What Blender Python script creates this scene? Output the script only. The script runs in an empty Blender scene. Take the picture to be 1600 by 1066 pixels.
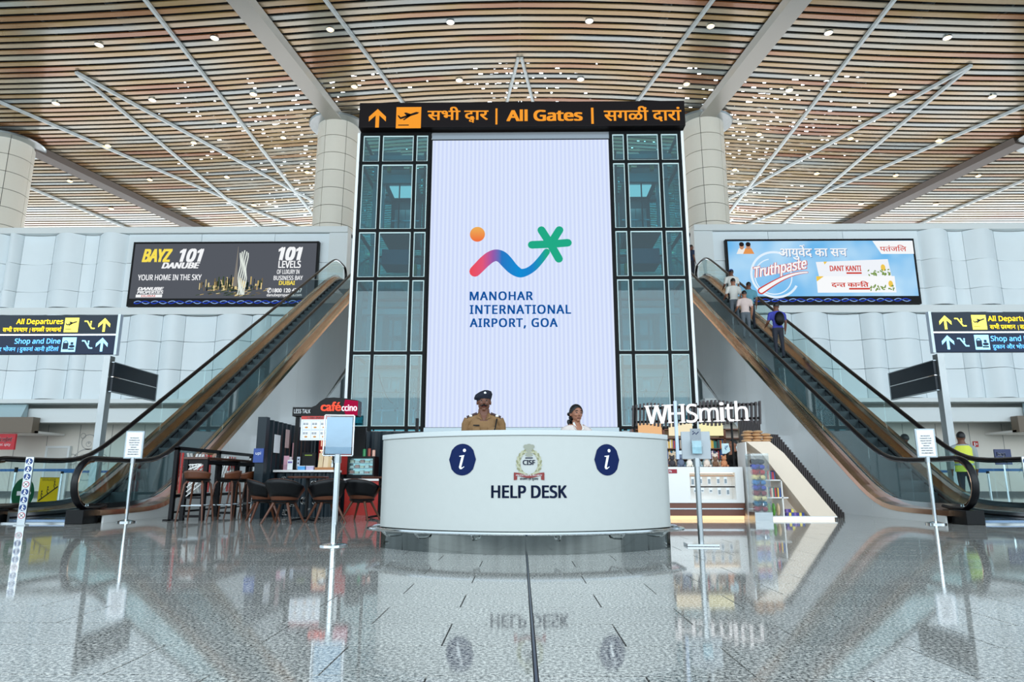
import bpy, bmesh, math, random
from mathutils import Vector, Matrix
R = math.radians
random.seed(7)
scene = bpy.context.scene
COL = scene.collection

# ------------------------------------------------------------ camera, sky, light, exposure
CAM_H, F_PX, TILT = 0.65, 1050.0, 11.8
cam = bpy.data.cameras.new('camera'); cam_o = bpy.data.objects.new('camera', cam); COL.objects.link(cam_o)
cam.sensor_width = 36; cam.lens = 36*F_PX/1600; cam.clip_end = 400
cam_o.location = (0, 0, CAM_H); cam_o.rotation_euler = (R(90+TILT), 0, R(0.748))
scene.camera = cam_o
vs = scene.view_settings
vs.view_transform = 'Standard'; vs.look = 'None'; vs.exposure = 0.0; vs.gamma = 1; vs.use_curve_mapping = False
world = bpy.data.worlds.new('sky'); scene.world = world; world.use_nodes = True
wb = world.node_tree.nodes['Background']; wb.inputs[0].default_value = (0.70, 0.87, 1.0, 1); wb.inputs[1].default_value = 1.45

def area(name, loc, rot, size, size_y, power, color):
    l = bpy.data.lights.new(name, 'AREA'); l.shape = 'RECTANGLE'; l.size = size; l.size_y = size_y; l.energy = power; l.color = color
    o = bpy.data.objects.new(name, l); o.location = loc; o.rotation_euler = rot; COL.objects.link(o); return o
area('front_facade_daylight', (0, -14, 9), (R(82), 0, 0), 100, 14, 9200, (0.86, 0.95, 1.0))
area('ceiling_fill', (0, -3, 7.5), (R(150), 0, 0), 90, 8, 3800, (1.0, 0.88, 0.74))  # added unseen fill, brightens the slats from below
area('mezzanine_fill', (0, 42, 10.4), (R(180), 0, 0), 80, 14, 4000, (0.95, 0.96, 1.0))  # added unseen fill, stands in for bounce off the mezzanine floor
area('rear_facade_daylight', (0, 63.4, 14), (R(-90), 0, 0), 110, 8.5, 7000, (0.92, 0.97, 1.0))

# ------------------------------------------------------------ materials
def lin(c):
    c = c/255
    return c/12.92 if c <= 0.04045 else ((c+0.055)/1.055)**2.4
def C8(r, g, b): return (lin(r), lin(g), lin(b), 1)
MATS = {}
def mat(name, rgb, rough=0.5, metal=0.0, var=0.0, scale=8.0, emit=0.0, bump=0.0, alpha=None, stretch=None, spec=None, rnd=0.0, coat=0.0):
    if name in MATS: return MATS[name]
    m = bpy.data.materials.new(name); m.use_nodes = True; nt = m.node_tree; b = nt.nodes['Principled BSDF']
    c = C8(*rgb); b.inputs['Base Color'].default_value = c
    b.inputs['Roughness'].default_value = rough; b.inputs['Metallic'].default_value = metal
    if spec is not None: b.inputs['Specular IOR Level'].default_value = spec
    if coat: b.inputs['Coat Weight'].default_value = coat; b.inputs['Coat Roughness'].default_value = 0.05
    if emit:
        b.inputs['Emission Color'].default_value = c; b.inputs['Emission Strength'].default_value = emit
    if var or bump or rnd:
        tc = nt.nodes.new('ShaderNodeTexCoord'); mp = nt.nodes.new('ShaderNodeMapping'); nz = nt.nodes.new('ShaderNodeTexNoise')
        nt.links.new(tc.outputs['Object'], mp.inputs[0]); nt.links.new(mp.outputs[0], nz.inputs['Vector'])
        if stretch: mp.inputs['Scale'].default_value = stretch
        nz.inputs['Scale'].default_value = scale; nz.inputs['Detail'].default_value = 4
        if var or rnd:
            hs = nt.nodes.new('ShaderNodeHueSaturation'); hs.inputs['Color'].default_value = c
            mr = nt.nodes.new('ShaderNodeMapRange'); mr.inputs[3].default_value = 1-var; mr.inputs[4].default_value = 1+var
            nt.links.new(nz.outputs['Fac'], mr.inputs[0])
            if rnd:
                oi = nt.nodes.new('ShaderNodeObjectInfo'); m2 = nt.nodes.new('ShaderNodeMapRange'); m2.inputs[3].default_value = 1-rnd; m2.inputs[4].default_value = 1+rnd
                nt.links.new(oi.outputs['Random'], m2.inputs[0]); mu = nt.nodes.new('ShaderNodeMath'); mu.operation = 'MULTIPLY'
                nt.links.new(mr.outputs[0], mu.inputs[0]); nt.links.new(m2.outputs[0], mu.inputs[1]); nt.links.new(mu.outputs[0], hs.inputs['Value'])
            else: nt.links.new(mr.outputs[0], hs.inputs['Value'])
            nt.links.new(hs.outputs[0], b.inputs['Base Color'])
        if bump:
            bp = nt.nodes.new('ShaderNodeBump'); bp.inputs['Strength'].default_value = bump; nt.links.new(nz.outputs['Fac'], bp.inputs['Height'])
            nt.links.new(bp.outputs[0], b.inputs['Normal'])
    MATS[name] = m; return m
def emat(name, rgb, s=1.0):
    if name in MATS: return MATS[name]
    m = bpy.data.materials.new(name); m.use_nodes = True; nt = m.node_tree
    for n in list(nt.nodes): nt.nodes.remove(n)
    o = nt.nodes.new('ShaderNodeOutputMaterial'); e = nt.nodes.new('ShaderNodeEmission')
    e.inputs[0].default_value = C8(*rgb); e.inputs[1].default_value = s; nt.links.new(e.outputs[0], o.inputs[0]); MATS[name] = m; return m
def glassmat(name, tint, refl=0.12, rough=0.0):
    m = bpy.data.materials.new(name); m.use_nodes = True; nt = m.node_tree
    for n in list(nt.nodes): nt.nodes.remove(n)
    o = nt.nodes.new('ShaderNodeOutputMaterial'); t = nt.nodes.new('ShaderNodeBsdfTransparent'); g = nt.nodes.new('ShaderNodeBsdfGlossy')
    t.inputs[0].default_value = tuple(tint)+(1,); g.inputs['Roughness'].default_value = rough; g.inputs[0].default_value = (1, 1, 1, 1)
    mx = nt.nodes.new('ShaderNodeMixShader'); lw = nt.nodes.new('ShaderNodeLayerWeight'); lw.inputs[0].default_value = 0.5; fr = nt.nodes.new('ShaderNodeMath'); fr.operation = 'POWER'; fr.inputs[1].default_value = 5.0; nt.links.new(lw.outputs['Facing'], fr.inputs[0])
    ad = nt.nodes.new('ShaderNodeMath'); ad.operation = 'ADD'; ad.inputs[1].default_value = refl; ad.use_clamp = True
    nt.links.new(fr.outputs[0], ad.inputs[0]); nt.links.new(ad.outputs[0], mx.inputs[0]); nt.links.new(t.outputs[0], mx.inputs[1]); nt.links.new(g.outputs[0], mx.inputs[2]); nt.links.new(mx.outputs[0], o.inputs[0])
    MATS[name] = m; return m

M_white = mat('white_cladding', (232, 236, 236), 0.35, var=0.03, scale=1.5)
M_panel = mat('wave_wall_panel', (226, 236, 240), 0.4, var=0.03, scale=1.2, rnd=0.035)
M_chrome = mat('polished_steel', (215, 220, 222), 0.12, 1.0)
M_steel = mat('brushed_steel', (168, 174, 176), 0.28, 1.0, var=0.12, scale=3, stretch=(1, 1, 30))
M_black = mat('black_paint', (10, 12, 14), 0.4, spec=0.2)
M_rubber = mat('black_rubber', (8, 8, 12), 0.3, spec=.3)
M_dark = mat('dark_frame', (18, 26, 30), 0.45, spec=0.2)
M_bronze = mat('bronze_deck', (214, 172, 140), 0.2, 1.0, var=0.12, scale=2)
M_step = mat('escalator_step', (38, 50, 54), 0.45, 0.5, var=0.2, scale=40, stretch=(1, .05, .05))
M_greyalu = mat('grey_aluminium', (160, 172, 178), 0.35, 0.6)
M_wood = mat('walnut_wood', (92, 50, 28), 0.38, var=0.3, scale=6, stretch=(1, 1, 8))
M_woodt = mat('dark_wood_top', (82, 50, 38), 0.3, var=0.25, scale=5, stretch=(6, 1, 1))
M_blk_leather = mat('black_leather', (10, 12, 15), 0.35, spec=.3, bump=0.1, scale=60)
M_cream = mat('cream_laminate', (226, 208, 188), 0.35, var=0.02)
M_wht = mat('white_laminate', (236, 234, 230), 0.35)
M_red = mat('red_panel', (190, 34, 26), 0.35)
M_brown = mat('brown_plinth', (110, 66, 48), 0.4)
M_skin = mat('brown_skin', (112, 70, 52), 0.5, var=0.06, scale=20)
M_skin2 = mat('warm_brown_skin', (160, 108, 84), 0.5, var=0.05, scale=20)
M_hair = mat('black_hair', (14, 12, 14), 0.45, bump=0.5, scale=70)
M_paper = mat('white_paper', (240, 242, 244), 0.6)
M_ink = mat('dark_ink', (30, 36, 48), 0.5)
M_glass = glassmat('clear_glass', (0.86, 0.95, 0.95), 0.04)
M_teal = glassmat('teal_glass', (0.36, 0.64, 0.68), 0.06)
M_acryl = glassmat('acrylic', (0.93, 0.96, 0.97), 0.06)
M_downlight = emat('downlight_lens', (255, 214, 140), 5)

# granite
def granite():
    m = bpy.data.materials.new('grey_granite'); m.use_nodes = True; nt = m.node_tree; b = nt.nodes['Principled BSDF']; L = nt.links.new
    g = nt.nodes.new('ShaderNodeNewGeometry')
    n1 = nt.nodes.new('ShaderNodeTexNoise'); n1.inputs['Scale'].default_value = 70; n1.inputs['Detail'].default_value = 3; n1.inputs['Roughness'].default_value = 0.75
    n2 = nt.nodes.new('ShaderNodeTexNoise'); n2.inputs['Scale'].default_value = 1.3; n2.inputs['Detail'].default_value = 3
    L(g.outputs['Position'], n1.inputs['Vector']); L(g.outputs['Position'], n2.inputs['Vector'])
    cr = nt.nodes.new('ShaderNodeValToRGB'); e = cr.color_ramp.elements
    e[0].position = 0.36; e[0].color = C8(46, 48, 50); e[1].position = 0.62; e[1].color = C8(234, 230, 222)
    x = e.new(0.47); x.color = C8(144, 144, 140)
    x = e.new(0.53); x.color = C8(188, 187, 182)
    L(n1.outputs['Fac'], cr.inputs[0])
    hs = nt.nodes.new('ShaderNodeHueSaturation'); L(cr.outputs[0], hs.inputs['Color'])
    mr = nt.nodes.new('ShaderNodeMapRange'); mr.inputs[3].default_value = 0.86; mr.inputs[4].default_value = 1.12; L(n2.outputs['Fac'], mr.inputs[0])
    oi = nt.nodes.new('ShaderNodeObjectInfo'); m2 = nt.nodes.new('ShaderNodeMapRange'); m2.inputs[3].default_value = 0.93; m2.inputs[4].default_value = 1.07; L(oi.outputs['Random'], m2.inputs[0])
    mu = nt.nodes.new('ShaderNodeMath'); mu.operation = 'MULTIPLY'; L(mr.outputs[0], mu.inputs[0]); L(m2.outputs[0], mu.inputs[1]); L(mu.outputs[0], hs.inputs['Value'])
    L(hs.outputs[0], b.inputs['Base Color'])
    b.inputs['Roughness'].default_value = 0.05; b.inputs['IOR'].default_value = 1.65
    return m
M_granite = granite()

# slats: each slat has its own tone
def slatmat():
    m = bpy.data.materials.new('slat_finish'); m.use_nodes = True; nt = m.node_tree; b = nt.nodes['Principled BSDF']; L = nt.links.new
    oi = nt.nodes.new('ShaderNodeObjectInfo'); tc = nt.nodes.new('ShaderNodeTexCoord'); mp = nt.nodes.new('ShaderNodeMapping'); mp.inputs['Scale'].default_value = (0.16, 0.0, 0.0)
    L(tc.outputs['Object'], mp.inputs[0]); nz = nt.nodes.new('ShaderNodeTexNoise'); nz.noise_dimensions = '4D'; nz.inputs['Scale'].default_value = 1; nz.inputs['Detail'].default_value = 0
    mu = nt.nodes.new('ShaderNodeMath'); mu.operation = 'MULTIPLY'; mu.inputs[1].default_value = 300; L(oi.outputs['Random'], mu.inputs[0]); L(mu.outputs[0], nz.inputs['W']); L(mp.outputs[0], nz.inputs['Vector'])
    cr = nt.nodes.new('ShaderNodeValToRGB'); cr.color_ramp.interpolation = 'LINEAR'; e = cr.color_ramp.elements
    e[0].position = 0.30; e[0].color = C8(164, 172, 172); e[1].position = 0.72; e[1].color = C8(162, 104, 64)
    for p, c in ((0.42, C8(184, 176, 156)), (0.50, C8(188, 162, 128)), (0.58, C8(176, 146, 92)), (0.65, C8(178, 132, 88))):
        x = e.new(p); x.color = c
    L(nz.outputs['Fac'], cr.inputs[0]); L(cr.outputs[0], b.inputs['Base Color'])
    b.inputs['Metallic'].default_value = 0.55; b.inputs['Roughness'].default_value = 0.24
    b.inputs['Coat Weight'].default_value = 1.0; b.inputs['Coat IOR'].default_value = 1.7; b.inputs['Coat Roughness'].default_value = 0.10
    return m
M_slat = slatmat()

# ------------------------------------------------------------ mesh helpers
ORG = {}
class MB:
    def __init__(s): s.v = []; s.f = []
    def add(s, vs, fs):
        n = len(s.v); s.v += [tuple(v) for v in vs]; s.f += [tuple(i+n for i in f) for f in fs]; return s
    def box(s, x0, x1, y0, y1, z0, z1):
        return s.add([(x, y, z) for x in (x0, x1) for y in (y0, y1) for z in (z0, z1)],
                     [(0, 1, 3, 2), (4, 6, 7, 5), (0, 4, 5, 1), (2, 3, 7, 6), (0, 2, 6, 4), (1, 5, 7, 3)])
    def prism(s, poly, axis, a, b):
        def P(p, t):
            if axis == 'x': return (t, p[0], p[1])
            if axis == 'y': return (p[0], t, p[1])
            return (p[0], p[1], t)
        n = len(poly)
        return s.add([P(p, a) for p in poly]+[P(p, b) for p in poly],
                     [tuple(range(n)), tuple(range(2*n-1, n-1, -1))]+[(i, (i+1) % n, n+(i+1) % n, n+i) for i in range(n)])
    def bar(s, p0, p1, w, h, up=(0, 0, 1)):
        p0 = Vector(p0); p1 = Vector(p1); d = (p1-p0).normalized(); u = Vector(up)
        r = d.cross(u)
        if r.length < 1e-4: r = d.cross(Vector((0, 1, 0)))
        r.normalize(); u = r.cross(d)
        vs = [p+r*a*w/2+u*b*h/2 for p in (p0, p1) for a, b in ((-1, -1), (1, -1), (1, 1), (-1, 1))]
        return s.add(vs, [(0, 3, 2, 1), (4, 5, 6, 7), (0, 1, 5, 4), (1, 2, 6, 5), (2, 3, 7, 6), (3, 0, 4, 7)])
    def cyl(s, p0, p1, r0, r1=None, n=14):
        return s.tube([p0, p1], [r0, r0 if r1 is None else r1], n)
    def tube(s, path, rad, n=10, closed=False, flat=(1, 1)):
        path = [Vector(p) for p in path]; k = len(path)
        if not hasattr(rad, '__len__'): rad = [rad]*k
        vs = []; ref = None
        for i, p in enumerate(path):
            if closed: t = path[(i+1) % k]-path[i-1]
            else: t = path[min(i+1, k-1)]-path[max(i-1, 0)]
            t.normalize()
            if ref is None:
                ref = Vector((0, 0, 1)) if abs(t.z) < 0.9 else Vector((0, 1, 0))
            a = t.cross(ref).normalized(); b = a.cross(t).normalized(); ref = b
            for j in range(n):
                q = 2*math.pi*j/n; vs.append(p+a*math.cos(q)*rad[i]*flat[0]+b*math.sin(q)*rad[i]*flat[1])
        fs = []
        for i in range(k if closed else k-1):
            i2 = (i+1) % k
            for j in range(n): fs.append((i*n+j, i*n+(j+1) % n, i2*n+(j+1) % n, i2*n+j))
        if not closed: fs += [tuple(range(n-1, -1, -1)), tuple(range((k-1)*n, k*n))]
        return s.add(vs, fs)
    def lathe(s, c, prof, n=24, sx=1, sy=1):
        vs = []; k = len(prof)
        for r, z in prof:
            for j in range(n):
                q = 2*math.pi*j/n; vs.append((c[0]+r*sx*math.cos(q), c[1]+r*sy*math.sin(q), c[2]+z))
        fs = [(i*n+j, i*n+(j+1) % n, (i+1)*n+(j+1) % n, (i+1)*n+j) for i in range(k-1) for j in range(n)]
        fs += [tuple(range(n-1, -1, -1)), tuple(range((k-1)*n, k*n))]
        return s.add(vs, fs)
    def ell(s, c, r, n=12, m=8, rot=None):
        vs = []; 
        for i in range(m+1):
            t = math.pi*i/m
            for j in range(n):
                q = 2*math.pi*j/n; v = Vector((r[0]*math.sin(t)*math.cos(q), r[1]*math.sin(t)*math.sin(q), r[2]*math.cos(t)))
                if rot: v = rot @ v
                vs.append(v+Vector(c))
        fs = [(i*n+j, i*n+(j+1) % n, (i+1)*n+(j+1) % n, (i+1)*n+j) for i in range(m) for j in range(n)]
        return s.add(vs, fs)
    def grid(s, fn, nu, nv):
        vs = [fn(i/nu, j/nv) for i in range(nu+1) for j in range(nv+1)]
        return s.add(vs, [(i*(nv+1)+j, (i+1)*(nv+1)+j, (i+1)*(nv+1)+j+1, i*(nv+1)+j+1) for i in range(nu) for j in range(nv)])
    def mesh(s, name, o=(0, 0, 0), smooth=False, recalc=True):
        me = bpy.data.meshes.new(name); me.from_pydata([(v[0]-o[0], v[1]-o[1], v[2]-o[2]) for v in s.v], [], s.f)
        if recalc:
            bm = bmesh.new(); bm.from_mesh(me); bmesh.ops.remove_doubles(bm, verts=bm.verts, dist=1e-5); bmesh.ops.recalc_face_normals(bm, faces=bm.faces); bm.to_mesh(me); bm.free()
        if smooth:
            for p in me.polygons: p.use_smooth = True
            me.set_sharp_from_angle(angle=R(40)) if hasattr(me, 'set_sharp_from_angle') else None
        return me
    def build(s, name, m, parent=None, smooth=False, bevel=0.0, recalc=True):
        o0 = ORG.get(parent.name, (0, 0, 0)) if parent else (0, 0, 0)
        me = s.mesh(name, o0, smooth, recalc); me.materials.append(m)
        o = bpy.data.objects.new(name, me); COL.objects.link(o)
        if parent: o.parent = parent; ORG[o.name] = o0
        if bevel:
            b = o.modifiers.new('bevel', 'BEVEL'); b.width = bevel; b.segments = 2; b.limit_method = 'ANGLE'
        return o
def box(name, m, parent, *a, bevel=0.0): return MB().box(*a).build(name, m, parent, bevel=bevel)
def thing(name, label, cat, loc=(0, 0, 0), group=None):
    o = bpy.data.objects.new(name, None); COL.objects.link(o); o.location = loc; o.empty_display_size = .2
    o['label'] = label; o['category'] = cat
    if group: o['group'] = group
    ORG[o.name] = tuple(loc); return o
def tag(o, label, cat, group=None):
    o['label'] = label; o['category'] = cat
    if group: o['group'] = group
    return o
def struct(o): o['kind'] = 'structure'; return o
def stuff(o): o['kind'] = 'stuff'; return o
def copy_tree(o, parent=None):
    c = o.copy(); COL.objects.link(c)
    if parent: c.parent = parent
    for ch in list(o.children): copy_tree(ch, c)
    return c
def inst(o, name=None, loc=None, parent=None):
    c = o.copy(); COL.objects.link(c)
    if loc is not None: c.location = loc
    if parent: c.parent = parent
    return c

ORD = ['first', 'second', 'third', 'fourth', 'fifth', 'sixth', 'seventh', 'eighth', 'ninth', 'tenth', 'eleventh', 'twelfth', 'thirteenth', 'fourteenth', 'fifteenth', 'sixteenth', 'seventeenth', 'eighteenth', 'nineteenth', 'twentieth', 'twenty-first', 'twenty-second', 'twenty-third', 'twenty-fourth', 'twenty-fifth', 'twenty-sixth', 'twenty-seventh', 'twenty-eighth', 'twenty-ninth', 'thirtieth']
# flat print on a surface:  fr(u, v, d) -> world point, d = distance off the surface
def plane(o, U, V):
    o = Vector(o); U = Vector(U).normalized(); V = Vector(V).normalized(); N = U.cross(V)
    return lambda u, v, d=0.004: o+U*u+V*v+N*d
def front(x, y, z): return plane((x, y, z), (1, 0, 0), (0, 0, 1))
class Flat:
    def __init__(s, fr, d=0.004): s.fr = fr; s.m = MB(); s.d = d
    def poly(s, pts): s.m.add([s.fr(p[0], p[1], s.d) for p in pts], [tuple(range(len(pts)))]); return s
    def rect(s, u0, v0, u1, v1): return s.poly([(u0, v0), (u1, v0), (u1, v1), (u0, v1)])
    def ell(s, u, v, a, b=None, n=28, rot=0):
        b = a if b is None else b; c, q = math.cos(rot), math.sin(rot)
        return s.poly([(u+a*math.cos(t)*c-b*math.sin(t)*q, v+a*math.cos(t)*q+b*math.sin(t)*c) for t in [2*math.pi*i/n for i in range(n)]])
    def ring(s, u, v, a, w, n=28, t0=0, t1=2*math.pi):
        for i in range(n):
            p, q = t0+(t1-t0)*i/n, t0+(t1-t0)*(i+1)/n
            s.poly([(u+r*math.cos(t), v+r*math.sin(t)) for r, t in ((a, p), (a, q), (a-w, q), (a-w, p))])
        return s
    def stroke(s, pts, w, cap=True):
        ws = w if hasattr(w, '__len__') else [w]*len(pts)
        L = []; Rr = []
        for i, p in enumerate(pts):
            a = pts[max(i-1, 0)]; b = pts[min(i+1, len(pts)-1)]; dx, dy = b[0]-a[0], b[1]-a[1]; l = math.hypot(dx, dy) or 1
            L.append((p[0]-dy/l*ws[i]/2, p[1]+dx/l*ws[i]/2)); Rr.append((p[0]+dy/l*ws[i]/2, p[1]-dx/l*ws[i]/2))
        for i in range(len(pts)-1): s.poly([L[i], L[i+1], Rr[i+1], Rr[i]])
        if cap:
            s.d += 0.0002; s.ell(pts[0][0], pts[0][1], ws[0]/2, n=12); s.ell(pts[-1][0], pts[-1][1], ws[-1]/2, n=12); s.d -= 0.0002
        return s
    def build(s, name, m, parent):
        o = s.m.build(name, m, parent, recalc=False)
        if name in ('skyline_picture', 'herb_picture', 'print', 'crest_wreath', 'swirl_picture', 'food_picture', 'pictogram_detail'): stuff(o)
        return o

UIFONT = None
try:
    import os
    p_ = os.path.join(bpy.utils.system_resource('DATAFILES'), 'fonts', 'NotoSansHebrew-Regular.woff2')
    if os.path.exists(p_): UIFONT = bpy.data.fonts.load(p_)
except Exception: UIFONT = None
def text_geo(body, bold=0.0, shear=0.0, extrude=0.0, res=3, spacing=1.0):
    cu = bpy.data.curves.new('txt', 'FONT'); cu.body = body; cu.size = 1
    if UIFONT and body.isascii(): cu.font = UIFONT
    cu.shear = shear; cu.extrude = extrude; cu.resolution_u = res; cu.space_character = spacing
    ob = bpy.data.objects.new('txt', cu); COL.objects.link(ob)
    dg = bpy.context.evaluated_depsgraph_get(); me = bpy.data.meshes.new_from_object(ob.evaluated_get(dg))
    bm = bmesh.new(); bm.from_mesh(me); bmesh.ops.triangulate(bm, faces=bm.faces[:]); bm.to_mesh(me); bm.free()
    vs = [tuple(v.co) for v in me.vertices]; fs = [tuple(p.vertices) for p in me.polygons]
    bpy.data.objects.remove(ob); bpy.data.curves.remove(cu); bpy.data.meshes.remove(me)
    if bold:      # heavier strokes: the outline laid down again, shifted a little each way
        v0, f0 = vs, fs; vs, fs = [], []
        for dx, dy in ((-bold, -bold*.5), (bold, -bold*.5), (-bold, bold*.5), (bold, bold*.5), (0, 0)):
            n = len(vs); vs = vs+[(p[0]+dx, p[1]+dy, p[2]) for p in v0]; fs = fs+[tuple(i+n for i in f) for f in f0]
    return vs, fs
CAP = max(p[1] for p in text_geo('H')[0])
def txt(body, fr, u, v, h, m, parent, w=None, bold=0.0, shear=0.0, align='L', d=0.004, extrude=0.0, name='lettering', spacing=1.0, geo=None, link=True, fit=False):
    """u, v = lower-left (or lower-centre) corner; h = capital height; w = total width if the run is fitted"""
    vs, fs = geo if geo else text_geo(body, bold, shear, extrude, spacing=spacing)
    if not vs: return None
    x0 = min(p[0] for p in vs); x1 = max(p[0] for p in vs); sy = h/CAP
    if fit:
        y0 = min(p[1] for p in vs); y1 = max(p[1] for p in vs); sy = h/(y1-y0)
    else: y0 = 0
    sx = w/(x1-x0) if w else sy; W = sx*(x1-x0)
    ou = u if align == 'L' else (u-W/2 if align == 'C' else u-W)
    mb = MB(); mb.add([fr(ou+(p[0]-x0)*sx, v+(p[1]-y0)*sy, d+(p[2]*sy if extrude else 0)) for p in vs], fs)
    return mb.build(name, m, parent, recalc=bool(extrude)) if link else mb

# Devanagari: glyph runs laid out by hand (half forms clipped, subscripts scaled)
def gl(ch, bold): return text_geo(ch, bold)
def adv(ch, bold):
    vs, _ = text_geo('।'+ch+'।', 0); v2, _ = text_geo('।।', 0)
    return max(p[0] for p in vs)-max(p[0] for p in v2)
def deva(tokens, bold=0.012):
    V = []; Fc = []; x = 0.0
    def put(vs, fs, dx, dy=0, s=1.0):
        n = len(V); V.extend([(p[0]*s+dx, p[1]*s+dy, 0) for p in vs]); Fc.extend([tuple(i+n for i in f) for f in fs])
    for t in tokens:
        if isinstance(t, str):
            if t == ' ': x += 0.26; continue
            vs, fs = gl(t, bold); put(vs, fs, x); x += adv(t, bold)
        else:
            k, ch = t
            if k == 'half':           # letter without its stem
                vs, fs = gl(ch, bold); a = adv(ch, bold); lim = a-0.17
                bm = bmesh.new(); bv = [bm.verts.new((p[0], p[1], 0)) for p in vs]
                for f in fs:
                    try: bm.faces.new([bv[i] for i in f])
                    except ValueError: pass
                bmesh.ops.bisect_plane(bm, geom=bm.verts[:]+bm.edges[:]+bm.faces[:], plane_co=(lim, 0, 0), plane_no=(1, 0, 0), clear_outer=True)
                bm.verts.index_update(); v2 = [tuple(q.co) for q in bm.verts]; f2 = [tuple(q.index for q in f.verts) for f in bm.faces]; bm.free()
                put(v2, f2, x); x += lim
            elif k == 'ra':           # letter with the small foot stroke
                vs, fs = gl(ch, bold); put(vs, fs, x); a = adv(ch, bold)
                put([(a-0.42, 0.0, 0), (a-0.36, -0.03, 0), (a-0.10, 0.16, 0), (a-0.14, 0.22, 0)], [(0, 1, 2, 3)], x); x += a
            elif k == 'sub':          # first letter with the second beneath it
                vs, fs = gl(ch[0], bold); put(vs, fs, x); v2, f2 = gl(ch[1], bold*1.5)
                put(v2, f2, x+0.22, -0.20, 0.5); x += adv(ch[0], bold)
            elif k == 'reph':
                pts = [(-0.10+0.10*math.cos(q), 0.86+0.09*math.sin(q)) for q in [R(-30+30*i) for i in range(8)]]
                for i in range(7):
                    a, b = pts[i], pts[i+1]; put([(a[0], a[1], 0), (b[0], b[1], 0), (b[0]*0.99+0.0, b[1]-0.06, 0), (a[0], a[1]-0.06, 0)], [(0, 1, 2, 3)], x)
    return V, Fc

def arrow_up(fl, u, v, s):
    fl.poly([(u-.09*s, v-.5*s), (u+.09*s, v-.5*s), (u+.09*s, v+.25*s), (u-.09*s, v+.25*s)])
    fl.poly([(u, v+.5*s), (u, v+.24*s), (u-.42*s, v-.18*s), (u-.42*s, v+.08*s)]); fl.poly([(u, v+.5*s), (u+.42*s, v+.08*s), (u+.42*s, v-.18*s), (u, v+.24*s)])
def plane_icon(fl, u, v, s):
    fl.poly([(u-.36*s, v-.02*s), (u-.30*s, v-.08*s), (u+.34*s, v+.14*s), (u+.40*s, v+.20*s), (u+.28*s, v+.22*s)])
    fl.poly([(u-.05*s, v+.04*s), (u+.12*s, v+.12*s), (u-.10*s, v+.20*s), (u-.18*s, v+.18*s)])
    fl.poly([(u-.02*s, v+.05*s), (u+.14*s, v+.10*s), (u-.16*s, v-.12*s), (u-.22*s, v-.10*s)])
    fl.poly([(u-.36*s, v-.02*s), (u-.28*s, v-.02*s), (u-.36*s, v+.08*s), (u-.42*s, v+.08*s)])
    fl.rect(u-.38*s, v-.34*s, u+.02*s, v-.30*s)

# ------------------------------------------------------------ floor of granite slabs
PX, PY, X0T, Y0T = 0.745, 0.427, 0.05, 2.475
floor = struct(box('floor', mat('grout', (26, 30, 32), 0.5), None, -70, 70, -20, 95, -0.4, -0.012))
def tile_mesh(x0, x1, d, name='tile'):
    g = 0.0036; mb = MB(); mb.box(x0+g, x1-g, -d/2+g, d/2-g, -0.012, 0.0); me = mb.mesh(name); me.materials.append(M_granite); return me
tm = {}
def tile(xa, xb, yc):
    k = round(xb-xa, 3)
    if k not in tm: tm[k] = tile_mesh(-k/2, k/2, PY)
    o = bpy.data.objects.new('tile', tm[k]); o.location = ((xa+xb)/2, yc, 0); o.parent = floor; COL.objects.link(o)
n_t = 0
fieldm = MB()
for k in range(-3, 29):
    ya = Y0T+k*PY; yc = ya+PY/2
    off = 0.0 if k % 2 == 0 else PX/2
    js = sorted([X0T-off+i*PX for i in range(-24, 26)]+([X0T] if off else []))
    for a, b in zip(js[:-1], js[1:]):
        a2 = a+(0.006 if abs(a-X0T) < 1e-6 else 0); b2 = b-(0.006 if abs(b-X0T) < 1e-6 else 0)
        if -1 <= k <= 9 and -0.80*yc-.3 < (a+b)/2 < 0.80*yc+.3: tile(a2, b2, yc); n_t += 1
        elif k > -1 or True:
            if 2.0 < yc: fieldm.box(a2+.0036, b2-.0036, ya+.0036, ya+PY-.0036, -0.012, 0)
fy = Y0T+29*PY
fx0, fx1 = X0T-24*PX-PX/2, X0T+25*PX-PX/2
fieldm.box(-70, 70, fy, 95, -.012, 0); fieldm.box(-70, 70, -20, Y0T-3*PY, -.012, 0)
fieldm.box(-70, fx0, Y0T-3*PY, fy, -.012, 0); fieldm.box(fx1+.4, 70, Y0T-3*PY, fy, -.012, 0)
stuff(fieldm.build('tile_field', M_granite, floor))
box('joint_strip', mat('joint_steel_blue', (40, 60, 88), 0.3, 0.6), floor, X0T-.0045, X0T+.0045, 1.2, 14.5, -0.012, 0.0008)

# ------------------------------------------------------------ ceiling
Z0C = 20.2
def zc(x): return Z0C-1.25*(1-math.exp(-(x/14.0)**2))
deck = MB()
xs = [-60+4*i for i in range(31)]
deck.grid(lambda u, v: (-60+120*u, 6+86*v, zc(-60+120*u)+1.5), 30, 1)
ceiling = struct(deck.build('ceiling', mat('ceiling_void', (12, 14, 16), 0.9), None))
sl = MB(); ns = 44; w = 0.122
pts = [-52+104*i/ns for i in range(ns+1)]
vsl = []
for x in pts:
    z = zc(x); vsl += [(x, -w, z), (x, w, z), (x, w, z+.05), (x, -w, z+.05)]
fs = []
for i in range(ns):
    a = i*4; b = a+4
    fs += [(a, a+1, b+1, b), (a+1, a+2, b+2, b+1), (a+2, a+3, b+3, b+2), (a+3, a, b, b+3)]
fs += [(0, 3, 2, 1), (ns*4, ns*4+1, ns*4+2, ns*4+3)]
sl.add(vsl, fs); slat_me = sl.mesh('slat'); slat_me.materials.append(M_slat)
PITCH = 0.42
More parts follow.
